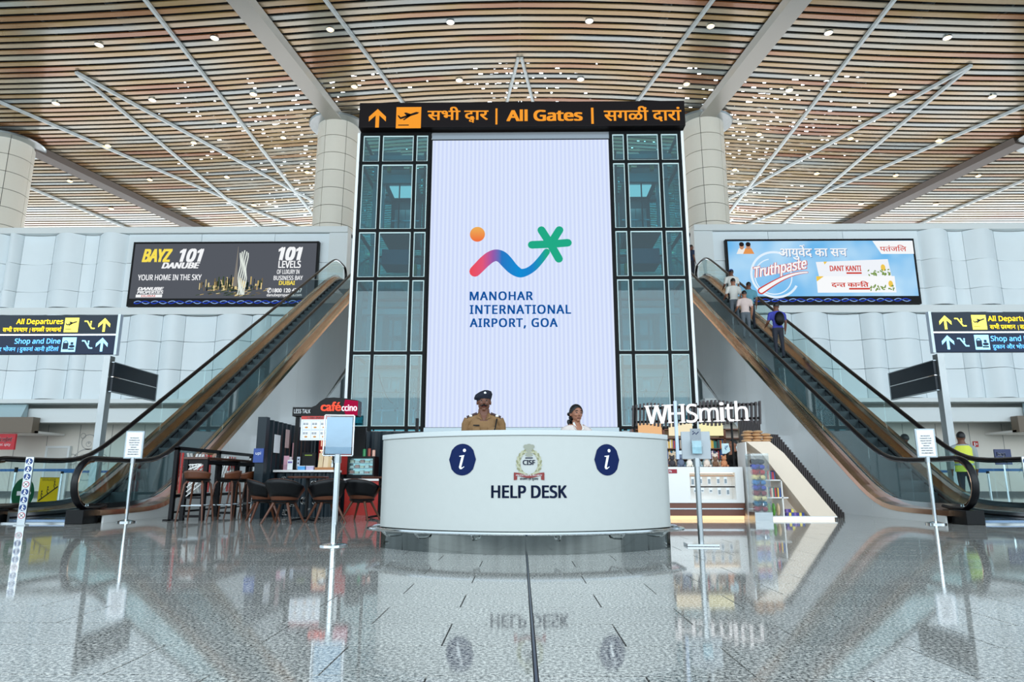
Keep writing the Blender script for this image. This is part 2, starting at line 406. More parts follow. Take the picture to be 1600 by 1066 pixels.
for i in range(190):
    o = bpy.data.objects.new('slat', slat_me); o.location = (0, 10+PITCH*i, random.uniform(-.008, .008)); o.parent = ceiling; COL.objects.link(o)
# hangers and services glimpsed between the slats
sv = MB()
for i in range(9):
    x = -40+10*i; sv.bar((x, 8, zc(x)+.55), (x, 88, zc(x)+.55), .12, .25)
for x in (-17, -6.4, 6.4, 17): sv.cyl((x, 8, zc(x)+.9), (x, 88, zc(x)+.9), .22, n=10)
sv.build('service_duct', mat('galvanised_duct', (50, 62, 70), 0.5, 0.3), ceiling)
# small glowing chips added below the deck, as sparkle between the slats
M_sparkle = emat('sparkle_glow', (235, 246, 255), 7.0)
def sparkle_chips(x0, x1, y0, y1, n, seed):
    rr = random.Random(seed); mb = MB()
    for i in range(n):
        x = rr.gauss((x0+x1)/2, (x1-x0)/4); y = y0+(y1-y0)*rr.random(); a = rr.uniform(.03, .11); 
        mb.box(x-a, x+a, y-.045, y+.045, zc(x)+.95, zc(x)+1.0)
    stuff(mb.build('sparkle_chips', M_sparkle, ceiling))
sparkle_chips(-4, 4, 30, 38, 170, 1); sparkle_chips(-20, -6, 30, 54, 800, 2); sparkle_chips(6, 20, 30, 54, 800, 3)
# ribs and beams
M_rib = mat('rib_white', (208, 216, 218), 0.35, 0.3)
M_beam = mat('beam_grey', (170, 168, 162), 0.3, 0.5)
def rib(x0, y0, x1, y1, w_=.15, h=.13, name='rib', m=M_rib, n=8):
    mb = MB(); d = Vector((x1-x0, y1-y0, 0)).normalized(); r = Vector((d.y, -d.x, 0))
    vs = []
    for i in range(n+1):
        x = x0+(x1-x0)*i/n; y = y0+(y1-y0)*i/n; z = zc(x)-.02
        for a, b in ((-1, 0), (-.8, -h), (.8, -h), (1, 0)): vs.append((x+r.x*a*w_/2, y+r.y*a*w_/2, z+b))
    f2 = [(i*4+j, i*4+(j+1) % 4, (i+1)*4+(j+1) % 4, (i+1)*4+j) for i in range(n) for j in range(4)]+[(0, 1, 2, 3), (n*4+3, n*4+2, n*4+1, n*4)]
    mb.add(vs, f2); return mb.build(name, m, ceiling)
for s in (-1, 1):
    rib(s*12.8, 12, s*9.85, 32.4, 1.05, .30, 'beam', M_beam)
    rib(s*14.8, 12, s*14.8, 60); rib(s*10.6, 12, s*4.6, 38)
    rib(s*.08, 28.2, s*1.5, 37)
    rib(s*20.36, 27.4, s*9.0, 55); rib(s*20.36, 27.4, s*18.9, 52)
    rib(s*31.5, 18, s*15.2, 50); rib(s*27.3, 34.0, s*20.0, 60, 1.0, .34, 'beam', mat('beam_dark', (92, 82, 76), 0.4, 0.4))
    rib(s*34, 30, s*24, 62)
# downlights
dl = thing('downlight', 'round warm white downlight recessed in the slatted ceiling', 'ceiling light', (0, 0, 0), 'round downlights across the slatted ceiling')
MB().lathe((0, 0, 0), [(.0, -.11), (.07, -.10), (.12, -.08), (.15, -.05), (.15, -.03), (.0, -.03)], 14).build('lens', M_downlight, dl)
MB().lathe((0, 0, 0), [(.153, -.055), (.18, -.055), (.18, .02), (.153, .02), (.153, -.055)], 14).build('rim', M_chrome, dl)
first = True
for ry in range(14):
    y = 25.6+4.3*ry if ry < 10 else 25.6-4.3*(ry-9)
    if y < 20: continue
    for xi, x in enumerate((-28, -23, -18.2, -13.2, -8.2, -3, 3, 8.2, 13.2, 18.2, 23, 28)):
        o = dl if first else copy_tree(dl); first = False
        rn = ORD[ry+1] if ry < 10 else ORD[0]
        o.location = (x, y, zc(x)); o['label'] = 'warm white ceiling downlight, %s from left in the %s row from the front' % (ORD[xi], rn)

# ------------------------------------------------------------ columns
M_col = mat('cream_column_panel', (228, 224, 212), 0.3, rnd=0.03, var=0.02)
def column(x, y, r, lab, ztop):
    t = thing('column', lab, 'column', (x, y, 0), 'round clad columns under the slatted ceiling')
    MB().cyl((x, y, 0), (x, y, ztop-.02), r-.05, n=24).build('core', mat('column_joint', (60, 62, 60), .6), t)
    H = 0.98; n = 6; me = None
    k = 0
    for iz in range(int(ztop/H)+1):
        z1 = ztop-.05-iz*H; z0 = z1-H+.03
        if z1 < 8.5: break
        for j in range(n):
            a0 = 2*math.pi*j/n+.012+R(8); a1 = 2*math.pi*(j+1)/n-.012+R(8)
            mb = MB(); q = 6; vs = []
            for i in range(q+1):
                a = a0+(a1-a0)*i/q
                for rr, zz in ((r-.04, z0), (r, z0), (r, z1), (r-.04, z1)): vs.append((x+rr*math.cos(a), y+rr*math.sin(a), zz))
            f = [(i*4+c, i*4+(c+1) % 4, (i+1)*4+(c+1) % 4, (i+1)*4+c) for i in range(q) for c in range(4)]+[(0, 1, 2, 3), (q*4+3, q*4+2, q*4+1, q*4)]
            if j == 0 and False: pass
            mb.add(vs, f).build('panel', M_col, t, smooth=True)
    MB().lathe((x, y, 0), [(r-.02, 0), (r, 0), (r, 8.4), (r-.02, 8.4)], 24).build('lower_casing', M_col, t, smooth=True)
    MB().lathe((x, y, ztop), [(r+.03, -.10), (r+.45, -.06), (r+.5, .02), (r+.42, .08), (r+.03, .04)], 32).build('collar', M_steel, t, smooth=True)
column(-9.85, 33.3, 1.08, 'tall white column behind the left ad wall beside the elevator tower', zc(9.85)-.2)
column(9.85, 33.3, 1.08, 'tall white column behind the right ad wall beside the elevator tower', zc(9.85)-.2)
column(-28.0, 33.6, 1.15, 'white column at the far left edge of the hall', zc(28)-.2)
column(28.6, 33.6, 1.15, 'white column at the far right edge of the hall', zc(28)-.2)

# ------------------------------------------------------------ white wave-panel walls with advertising screens
YW = 31.0
M_trim = mat('trim_white', (222, 228, 228), .4)
def wave_wall(s, name):
    side = 'left' if s < 0 else 'right'
    XI = 8.42
    mb = MB(); xs_ = sorted((s*XI, s*46)); mb.box(xs_[0], xs_[1], YW+.62, YW+1.3, 4.35, 12.75)
    wall = struct(mb.build(name, mat('wall_backing', (196, 212, 218), .6), None))
    mb = MB(); mb.box(xs_[0], xs_[1], YW-.15, YW+1.05, 12.55, 12.85); mb.box(xs_[0], xs_[1], YW-.1, YW+.3, 8.45, 8.8); mb.box(xs_[0], xs_[1], YW-.25, YW+.6, 4.2, 4.38)
    struct(mb.build('trim_1' if s < 0 else 'trim_2', M_trim, None))
    a, b = sorted((s*XI, s*(XI+.9)))
    box('end_pier', M_trim, wall, a, b, YW-.05, YW+.62, 8.8, 12.55)
    def wave(x0, x1, z0, z1, amp):
        mb = MB(); q = 8; f = []
        vs = []
        for i in range(q+1):
            t = i/q; x = s*(x0+(x1-x0)*t); yy = YW+.12-amp*math.sin(math.pi*t); lean = 0.05*math.sin(math.pi*t)
            for dy, z in ((0, z0), (-lean, z1), (.1-lean, z1), (.1, z0)): vs.append((x, yy+dy, z))
        f = [(i*4+c, i*4+(c+1) % 4, (i+1)*4+(c+1) % 4, (i+1)*4+c) for i in range(q) for c in range(4)]+[(0, 1, 2, 3), (q*4+3, q*4+2, q*4+1, q*4)]
        mb.add(vs, f).build('panel', M_panel, wall, smooth=True)
    # lower field: three rows
    x = XI+.02; i = 0; ws = [2.0, 1.5, .9, 1.7, 1.5, 1.1, 1.6, 1.9, .8, 1.5, 1.4, 1.7]; rows = [(4.4, 5.78), (5.79, 7.15), (7.16, 8.42)]
    while x < 27:
        w_ = ws[i % 12]; amp = (.36, -.14, .22, .42, -.16, .28)[i % 6]
        for z0, z1 in rows: wave(x+.01, x+w_-.01, z0+.008, z1-.008, amp)
        x += w_; i += 1
    # upper field: flat around the screen, waves beyond it
    for xa, xb in ((XI+.92, 12.0), (12.02, 15.6), (15.62, 19.2)):
        for z0, z1 in ((8.82, 9.64), (9.66, 11.04), (11.06, 12.53)):
            a, b = sorted((s*xa, s*xb)); box('panel', M_panel, wall, a, b, YW+.02, YW+.2, z0, z1)
    x = 19.22; i = 0; ws = [1.5, .7, 1.5, 1.55, .7, 1.3, 1.5]
    while x < 27.5:
        w_ = ws[i % 7]; amp = (.40, -.10, .36, -.14, .32, .40, -.14)[i % 7]
        for z0, z1 in ((8.82, 9.64), (9.66, 11.04), (11.06, 12.53)): wave(x+.01, x+w_-.01, z0, z1, amp)
        x += w_; i += 1
    # lower recessed wall, beam, baseboard
    a, b = sorted((s*XI, s*46))
    lw = struct(box('wall_back_'+side, mat('lower_wall', (224, 220, 210), .5, var=.02), None, a, b, YW+2.2, YW+2.6, 0, 4.4))
    jm = MB()
    for k in range(20): jm.box(s*(9+1.6*k)-.012, s*(9+1.6*k)+.012, YW+2.19, YW+2.2, 0.1, 3.4)
    jm.build('panel_joint', mat('joint_grey', (150, 150, 146), .6), lw)
    struct(box('trim_3' if s < 0 else 'trim_4', M_trim, None, a, b, YW+.3, YW+.9, 3.35, 4.0))
    struct(box('baseboard_'+side, mat('skirting', (96, 98, 98), .4), None, a, b, YW+2.12, YW+2.2, 0, .18))
    return wall
wave_wall(-1, 'wall_left'); wave_wall(1, 'wall_right')
# mezzanine slab and far hall
struct(box('floor_mezzanine', mat('mezzanine_slab', (210, 210, 205), .25), None, -60, 60, 32.1, 92, 9.3, 9.8))
for s in (-1, 1):
    a, b = sorted((s*5.4, s*8.6)); struct(box('floor_landing', mat('mezzanine_slab', (170, 170, 165), .5), None, a, b, 29.6, 32.1, 9.3, 9.78))
# distant window wall
wf = struct(MB().box(-50, 50, 64, 64.2, 0, .4).build('wall_far', M_dark, None))
mb = MB()
for i in range(51): mb.box(-50+2*i-.06, -50+2*i+.06, 64, 64.2, 0, 18)
for z in (1.5, 3, 4.5, 6, 7.5, 9, 11, 13, 15, 17): mb.box(-50, 50, 64, 64.15, z-.06, z+.06)
struct(mb.build('window_1', M_dark, None)).name = 'window_1'

# advertising screens
M_adgrey = emat('ad_grey', (86, 90, 98)); M_adwhite = emat('ad_white', (246, 248, 250)); M_adyellow = emat('ad_yellow', (250, 226, 90))
M_adframe = mat('screen_frame', (8, 10, 14), .5, spec=.2)
def ad(s, lab, m, name='advertising_screen'):
    x0, x1 = (-18.8, -9.75) if s < 0 else (9.85, 18.85)
    z0, z1 = 8.82, 12.05
    t = thing(name, lab, 'screen', ((x0+x1)/2, YW, z0))
    box('frame', M_adframe, t, x0, x1, YW-.22, YW+.0, z0, z1)
    fr = front(x0, YW-.22, z0)
    W = x1-x0; H = z1-z0
    Flat(fr, .004).rect(.1, .38, W-.1, H-.1).build('display', m, t)
    wv = Flat(fr, .006); wv2 = Flat(fr, .007)
    n = 10; L = (W-.8)/n
    for i in range(n):
        p = [(.35+L*(i+q/10*.95), .19+.07*math.sin(q/10*2*math.pi)) for q in range(11)]; wv.stroke(p, .035, False)
        p = [(.35+L*(i+q/10*.95), .19-.06*math.sin(q/10*2*math.pi+.5)) for q in range(11)]; wv2.stroke(p, .05, False)
    wv.build('wave_pattern', emat('wave_light', (150, 190, 255), .9), t); wv2.build('wave_pattern', emat('wave_blue', (40, 70, 190), .9), t)
    return t, fr, W, H
t, fr, W, H = ad(-1, 'dark property advertising screen with gold lettering and skyline on left wall', M_adgrey)
k = 9.05/290
def A(x, y): return ((x-210)*k, H-.06-(y-380)*k)     # reads positions off the poster artwork
def T(body, x0, x1, yb, yt, m, bold=.02, shear=0.0, d=.01, fit=False):
    return txt(body, fr, (x0)*W, yb*H, (yt-yb)*H, m, t, w=(x1-x0)*W, bold=bold, shear=shear, d=d, fit=fit)
T('BAYZ', .055, .215, .69, .88, M_adyellow, .05, .25); T('101', .255, .385, .69, .88, M_adwhite, .05, .25)
T('DANUBE', .165, .37, .585, .67, M_adwhite, .05, .25); T('YOUR HOME IN THE SKY', .045, .385, .40, .485, M_adwhite, .02)
T('DANUBE', .05, .19, .245, .29, M_adwhite, .05, .25); T('PROPERTIES', .05, .19, .19, .235, M_adwhite, .04, .2)
Flat(fr, .01).rect(.045*W, .135*H, .185*W, .178*H).build('lettering_band', M_adwhite, t); T('DUBAI', .075, .15, .142, .17, emat('ad_red', (200, 60, 50)), .02, d=.014)
T('101', .785, .915, .71, .90, M_adwhite, .06, .2); T('LEVELS', .79, .91, .585, .69, M_adwhite, .03); T('OF LUXURY IN', .785, .905, .49, .555, M_adwhite, .02)
T('BUSINESS BAY', .77, .925, .395, .46, M_adwhite, .02); T('DUBAI', .80, .885, .32, .38, M_adyellow, .03)
T('✆1800 120 4757', .74, .925, .205, .255, M_adwhite, .03); T('danubeproperties.com', .74, .925, .145, .185, M_adwhite, .02)
rr = random.Random(4)
c = [emat('city_%d' % i, q) for i, q in enumerate([(34, 36, 40), (120, 104, 74), (196, 170, 110), (62, 78, 52), (226, 206, 150), (30, 44, 40)])]
fl = [Flat(fr, .006+.001*i) for i in range(6)]
for i in range(150):
    x = rr.gauss(.535, .075); i2 = rr.randrange(6); wd = rr.uniform(.003, .008); hh = rr.uniform(.03, .17)*(1-abs(x-.53)*2.2); y0 = .33-rr.random()*.10
    if .36 < x < .73: fl[i2].rect(x*W, y0*H, (x+wd)*W, (y0+max(hh, .03))*H)
for i in range(120):
    x = rr.gauss(.54, .08); y = rr.uniform(.14, .30); i2 = rr.choice([1, 2, 3, 4, 5, 3])
    if .36 < x < .73: fl[i2].poly([(x*W, y*H), ((x+.02)*W, (y+.012)*H), ((x+.022)*W, (y+.02)*H), ((x+.004)*W, (y+.012)*H)])
for i, q in enumerate(fl): q.build('skyline_picture', c[i], t)
tw = Flat(fr, .014); 
for i in range(5):
    x = .585+.009*i; top = .86-abs(i-2)*.02
    tw.stroke([((x+.004*math.sin(q*1.1+i))*W, (.17+(top-.17)*q/10)*H) for q in range(11)], .006*W, False)
tw.build('tower_picture', emat('tower_white', (226, 234, 226)), t)
tw = Flat(fr, .013); tw.poly([(.555*W, .3*H), (.58*W, .3*H), (.572*W, .62*H), (.569*W, .92*H), (.567*W, .92*H), (.562*W, .62*H)]); tw.build('spire_picture', emat('spire', (130, 126, 120)), t)

M_adblue = bpy.data.materials.new('ad_blue'); M_adblue.use_nodes = True; nt = M_adblue.node_tree
for n in list(nt.nodes): nt.nodes.remove(n)
o_ = nt.nodes.new('ShaderNodeOutputMaterial'); e_ = nt.nodes.new('ShaderNodeEmission'); tc = nt.nodes.new('ShaderNodeTexCoord'); nz = nt.nodes.new('ShaderNodeTexNoise'); nz.inputs['Scale'].default_value = .5
cr = nt.nodes.new('ShaderNodeValToRGB'); cr.color_ramp.elements[0].position = .35; cr.color_ramp.elements[0].color = C8(112, 186, 238); cr.color_ramp.elements[1].position = .7; cr.color_ramp.elements[1].color = C8(190, 226, 250)
nt.links.new(tc.outputs['Object'], nz.inputs[0]); nt.links.new(nz.outputs['Fac'], cr.inputs[0]); nt.links.new(cr.outputs[0], e_.inputs[0]); nt.links.new(e_.outputs[0], o_.inputs[0])
t, fr, W, H = ad(1, 'light blue toothpaste advertising screen with red slogan on right wall', M_adblue)
M_adred = emat('ad_crimson', (205, 66, 54)); M_adsh = emat('ad_shadow', (120, 150, 190))
def deT(tokens, x0, x1, yb, yt, m, bold=.015, d=.01):
    return txt('', fr, x0*W, yb*H, (yt-yb)*H, m, t, w=(x1-x0)*W, geo=deva(tokens, bold), d=d, fit=True)
A1 = ['आ', 'यु', 'वे', ('reph', ''), 'द', ' ', 'का', ' ', 'स', 'च']
deT(A1, .283, .643, .665, .90, M_adsh, .03, .008); deT(A1, .28, .64, .675, .91, M_adwhite, .02, .012)
q = Flat(fr, .006); q.ring(.25*W, .45*H, .13*W, .012*W, 36, R(60), R(330)); q.ring(.24*W, .42*H, .10*W, .006*W, 36, R(100), R(380)); q.build('swirl_picture', emat('swirl', (226, 242, 255)), t)
for m_, b_, d_ in ((M_adred, .075, .012), (M_adwhite, .03, .016)):
    g = text_geo('Truthpaste', b_, .15); u0, u1 = min(p[0] for p in g[0]), max(p[0] for p in g[0])
    g = ([(p[0], p[1]+.12*(p[0]-u0)/(u1-u0)*4.5, 0) for p in g[0]], g[1])
    txt('', fr, (.135 if b_ > .05 else .139)*W, (.40)*H, (.28)*H, m_, t, w=(.29 if b_ > .05 else .282)*W, geo=g, d=d_, fit=True)
for w0, m_, d_ in ((.10, M_adred, .018), (.06, M_adwhite, .020)):
    Flat(fr, d_).stroke([((.17+.25*i/12)*W, (.20+.28*math.sin(math.pi/2*i/12))*H) for i in range(13)], [w0*H*(1-.75*i/12)+.01 for i in range(13)]).build('underline_swoosh', m_, t)
q = Flat(fr, .008); q.poly([(.48*W, .41*H), (.86*W, .41*H), (.85*W, .68*H), (.47*W, .64*H)]); q.build('toothpaste_picture', emat('tube_white', (240, 244, 250)), t)
q = Flat(fr, .009); q.poly([(.465*W, .17*H), (.875*W, .17*H), (.875*W, .42*H), (.465*W, .42*H)]); q.build('toothpaste_picture', emat('carton_white', (248, 250, 252)), t)
q = Flat(fr, .012); q.poly([(.465*W, .42*H), (.505*W, .42*H), (.465*W, .34*H)]); q.poly([(.51*W, .645*H), (.53*W, .645*H), (.515*W, .60*H)])
for a_ in ((.82, .55), (.85, .30)): q.ell(a_[0]*W, a_[1]*H, .012*W, .05*H)
q.build('toothpaste_picture', emat('carton_gold', (238, 200, 84)), t)
q = Flat(fr, .013); r2 = random.Random(3)
for i in range(60):
    x = r2.uniform(.74, .865); y = r2.uniform(.19, .28) if i % 2 else r2.uniform(.43, .52)
    q.ell(x*W, y*H, .007*W, .010*H, 6, r2.random()*3)
q.build('herb_picture', emat('herb', (120, 150, 70)), t)
T('DANT KANTI', .54, .705, .50, .58, M_adred, .03, d=.014); Flat(fr, .012).rect(.625*W, .455*H, .705*W, .48*H).build('lettering_band', M_adred, t)
deT(['द', ('half', 'न'), 'त', ' ', 'का', ('half', 'न'), 'ित'], .54, .735, .25, .345, M_adred, .03, .014); Flat(fr, .012).rect(.63*W, .215*H, .74*W, .24*H).build('lettering_band', M_adred, t)
Flat(fr, .008).poly([(.78*W, .965*H), (.992*W, .965*H), (.992*W, .76*H), (.82*W, .76*H)]).build('logo_patch', M_adwhite, t)
deT(['प', 'तं', 'ज', 'िल'], .815, .955, .80, .90, M_adred, .01, .012)
for i, (x, c_) in enumerate(((.085, (238, 236, 232)), (.12, (226, 150, 84)))):
    q = Flat(fr, .008+.002*i); q.poly([((x-.03)*W, .77*H), ((x+.03)*W, .77*H), ((x+.015)*W, .86*H), ((x-.015)*W, .86*H)]); q.build('portrait_picture', emat('robe_%d' % i, c_), t)
    q = Flat(fr, .010+.002*i); q.ell(x*W, .89*H, .012*W, .05*H); q.build('portrait_picture', emat('face_p', (190, 140, 110)), t)
    q = Flat(fr, .0115+.002*i); q.ell(x*W, .92*H, .013*W, .035*H); q.build('portrait_picture', emat('hair_p', (40, 34, 34)), t)

# ------------------------------------------------------------ central screen and elevator towers
YT = 20.0
core = struct(MB().box(-2.84, 2.86, YT+.1, YT+2.8, 0, 11.6).build('wall_core', mat('core_grey', (150, 160, 166), .5), None))
box('lintel', mat('lintel_steel', (150, 156, 162), .3, .5), core, -2.86, 2.88, YT-.02, YT+.1, 11.46, 11.75)
bw = struct(MB().box(-5.2, 5.25, YT+.05, YT+.3, 0, 2.12).build('wall_base', mat('base_panel', (178, 186, 188), .45), None))
for xa, xb in ((-5.2, -3.4), (-3.38, -2.86), (-2.84, -.02), (0, 2.86), (2.88, 3.42), (3.44, 5.25)): box('panel', mat('base_panel_face', (186, 194, 196), .4, rnd=.05), bw, xa+.015, xb-.015, YT+.01, YT+.05, .02, 2.1)
scr = thing('display_screen', 'giant white screen with airport logo between the elevator towers', 'screen', (0, YT, 2.2))
def stripemat():
    m = bpy.data.materials.new('led_white'); m.use_nodes = True; nt = m.node_tree
    for n in list(nt.nodes): nt.nodes.remove(n)
    o = nt.nodes.new('ShaderNodeOutputMaterial'); e = nt.nodes.new('ShaderNodeEmission'); tc = nt.nodes.new('ShaderNodeTexCoord')
    w = nt.nodes.new('ShaderNodeTexWave'); w.wave_type = 'BANDS'; w.bands_direction = 'X'; w.inputs['Scale'].default_value = 2.4
    cr = nt.nodes.new('ShaderNodeValToRGB'); cr.color_ramp.elements[0].color = C8(206, 218, 250); cr.color_ramp.elements[1].color = C8(222, 233, 254)
    nt.links.new(tc.outputs['Object'], w.inputs[0]); nt.links.new(w.outputs['Fac'], cr.inputs[0]); nt.links.new(cr.outputs[0], e.inputs[0]); nt.links.new(e.outputs[0], o.inputs[0]); return m
box('housing', M_adframe, scr, -2.86, 2.88, YT-.12, YT+.0, 2.18, 11.46); box('sill', M_greyalu, scr, -2.86, 2.88, YT-.16, YT+.0, 2.06, 2.195)
fr = front(0, YT-.12, 0)
Flat(fr, .003).rect(-2.82, 2.21, 2.84, 11.42).build('display', stripemat(), scr)
def S(x, y):  # positions read off the artwork on the screen
    return ((x-814)*.01935*1.0, 2.24+(666-y)*.02045)
def logomat(stops):
    m = bpy.data.materials.new('logo_gradient'); m.use_nodes = True; nt = m.node_tree
    for n in list(nt.nodes): nt.nodes.remove(n)
    o = nt.nodes.new('ShaderNodeOutputMaterial'); e = nt.nodes.new('ShaderNodeEmission'); tc = nt.nodes.new('ShaderNodeTexCoord'); sp = nt.nodes.new('ShaderNodeSeparateXYZ')
    mr = nt.nodes.new('ShaderNodeMapRange'); mr.inputs[1].default_value = -1.7; mr.inputs[2].default_value = 1.6; cr = nt.nodes.new('ShaderNodeValToRGB')
    el = cr.color_ramp.elements; el[0].position = stops[0][0]; el[0].color = C8(*stops[0][1]); el[1].position = stops[-1][0]; el[1].color = C8(*stops[-1][1])
    for p, c in stops[1:-1]:
        x = el.new(p); x.color = C8(*c)
    nt.links.new(tc.outputs['Object'], sp.inputs[0]); nt.links.new(sp.outputs['X'], mr.inputs[0]); nt.links.new(mr.outputs[0], cr.inputs[0]); nt.links.new(cr.outputs[0], e.inputs[0]); nt.links.new(e.outputs[0], o.inputs[0]); return m
# photo pixels -> screen plane through the known lens geometry of the board (plain linear table)
def SP(px, py):
    t = math.atan((533-py)/F_PX)+R(TILT); z = CAM_H+(YT-.12)*math.tan(t)
    depth = (YT-.12)*math.cos(R(TILT))+(z-CAM_H)*math.sin(R(TILT)); return ((px-814)/F_PX*depth, z)
q = Flat(fr, .006); cc = SP(747, 366); q.ell(cc[0], cc[1], .235, .245, 36)
mo = bpy.data.materials.new('logo_orange'); mo.use_nodes = True; nt = mo.node_tree
for n in list(nt.nodes): nt.nodes.remove(n)
o_ = nt.nodes.new('ShaderNodeOutputMaterial'); e_ = nt.nodes.new('ShaderNodeEmission'); tc = nt.nodes.new('ShaderNodeTexCoord'); sp = nt.nodes.new('ShaderNodeSeparateXYZ'); mr = nt.nodes.new('ShaderNodeMapRange'); cr = nt.nodes.new('ShaderNodeValToRGB')
mr.inputs[1].default_value = cc[1]-2.2-.25; mr.inputs[2].default_value = cc[1]-2.2+.25; cr.color_ramp.elements[0].color = C8(238, 106, 62); cr.color_ramp.elements[1].color = C8(238, 178, 92)
for a, b in ((tc.outputs['Object'], sp.inputs[0]), (sp.outputs['Z'], mr.inputs[0]), (mr.outputs[0], cr.inputs[0]), (cr.outputs[0], e_.inputs[0]), (e_.outputs[0], o_.inputs[0])): nt.links.new(a, b)
q.build('logo_sun', mo, scr)
path = [(743, 424), (750, 417), (758, 409), (767, 402), (776, 399), (785, 402), (793, 410), (801, 419), (809, 425), (816, 427), (826, 424), (836, 417), (846, 406), (855, 394)]
wd = [17, 17.5, 18, 18.2, 18.5, 19, 19, 17.5, 15.5, 13.5, 11.5, 11, 10.5, 10]
pp = [SP(*p) for p in path]
# resample smoothly
def cat(P, n=5):
    out = []
    for i in range(len(P)-1):
        p0, p1, p2, p3 = P[max(i-1, 0)], P[i], P[i+1], P[min(i+2, len(P)-1)]
        for k_ in range(n):
            t_ = k_/n; out.append(tuple(.5*((2*b)+(-a+c)*t_+(2*a-5*b+4*c-d)*t_*t_+(-a+3*b-3*c+d)*t_**3) for a, b, c, d in zip(p0, p1, p2, p3)))
    out.append(P[-1]); return out
pq = cat([(a[0], a[1], b*.0205) for a, b in zip(pp, wd)])
Flat(fr, .008).stroke([(a[0], a[1]) for a in pq], [a[2] for a in pq]).build('logo_wave', logomat([(.0, (240, 74, 74)), (.16, (226, 88, 122)), (.26, (150, 90, 170)), (.34, (40, 120, 196)), (.5, (18, 140, 214)), (.62, (30, 130, 206)), (.70, (30, 150, 180)), (.76, (34, 170, 134))]), scr)
q = Flat(fr, .010)
c0 = SP(861, 382)
for a in ((847, 360), (875, 360), (888, 380), (874, 405), (832, 383)):
    q.stroke([c0, SP(*a)], .25); q.d += .0004
q.build('logo_palm', emat('logo_green', (34, 170, 134)), scr)
M_navy = emat('logo_navy', (18, 84, 158))
for b_, x1, yt, yb in (('MANOHAR', 833.5, 456, 469), ('INTERNATIONAL', 893, 477, 490.5), ('AIRPORT, GOA', 872, 498, 511)):
    a = SP(734.5, yb); b = SP(x1, yb); c = SP(x1, yt); txt(b_, fr, a[0], a[1], c[1]-a[1], M_navy, scr, w=b[0]-a[0], bold=.028, d=.008, spacing=1.12)

# overhead sign
sg = thing('overhead_sign', 'long black overhead sign with orange All Gates lettering', 'sign', (0, YT-.2, 11.75))
box('panel', mat('sign_black', (18, 12, 14), .5, spec=0.15), sg, -5.2, 5.3, YT-.3, YT+.15, 11.80, 12.68, bevel=.02)
fr = front(0, YT-.3, 0); M_or = emat('sign_orange', (250, 160, 52), 1.0)
def SQ(px, py): return SP(px, py)
q = Flat(fr, .005); c = SP(592.5, 188); arrow_up(q, c[0], c[1], .66); q.build('arrow', M_or, sg); q = Flat(fr, .005); a = SP(621, 204); b = SP(661, 171); q.rect(a[0], a[1], b[0], b[1]); q.build('pictogram_square', M_or, sg)
for x in (777.5, 926): a = SP(x-1.6, 199); b = SP(x+1.6, 174); Flat(fr, .005).rect(a[0], a[1], b[0], b[1]).build('separator', M_or, sg)
q = Flat(fr, .009); c = SP(641, 187); plane_icon(q, c[0], c[1], .86); q.build('pictogram', mat('sign_black', (24, 20, 22)), sg)
def box_txt(body, x0, x1, yb, yt, fr, m, par, geo=None, bold=.03, fit=False, f=SP, spacing=1.0, name='lettering'):
    a = f(x0, yb); b = f(x1, yb); c = f(x0, yt); return txt(body, fr, a[0], a[1], c[1]-a[1], m, par, w=b[0]-a[0], bold=bold, geo=geo, d=.006, fit=fit, spacing=spacing, name=name)
box_txt('All Gates', 793, 911, 193.5, 177.5, fr, M_or, sg, bold=.035)
box_txt('', 670, 765, 196, 171, fr, M_or, sg, geo=deva(['स', 'भी', ' ', ('sub', 'दव'), 'ा', 'र'], .022), fit=True)
box_txt('', 944, 1064, 196, 172, fr, M_or, sg, geo=deva(['स', 'ग', 'ळीं', ' ', 'दा', 'रां'], .022), fit=True)

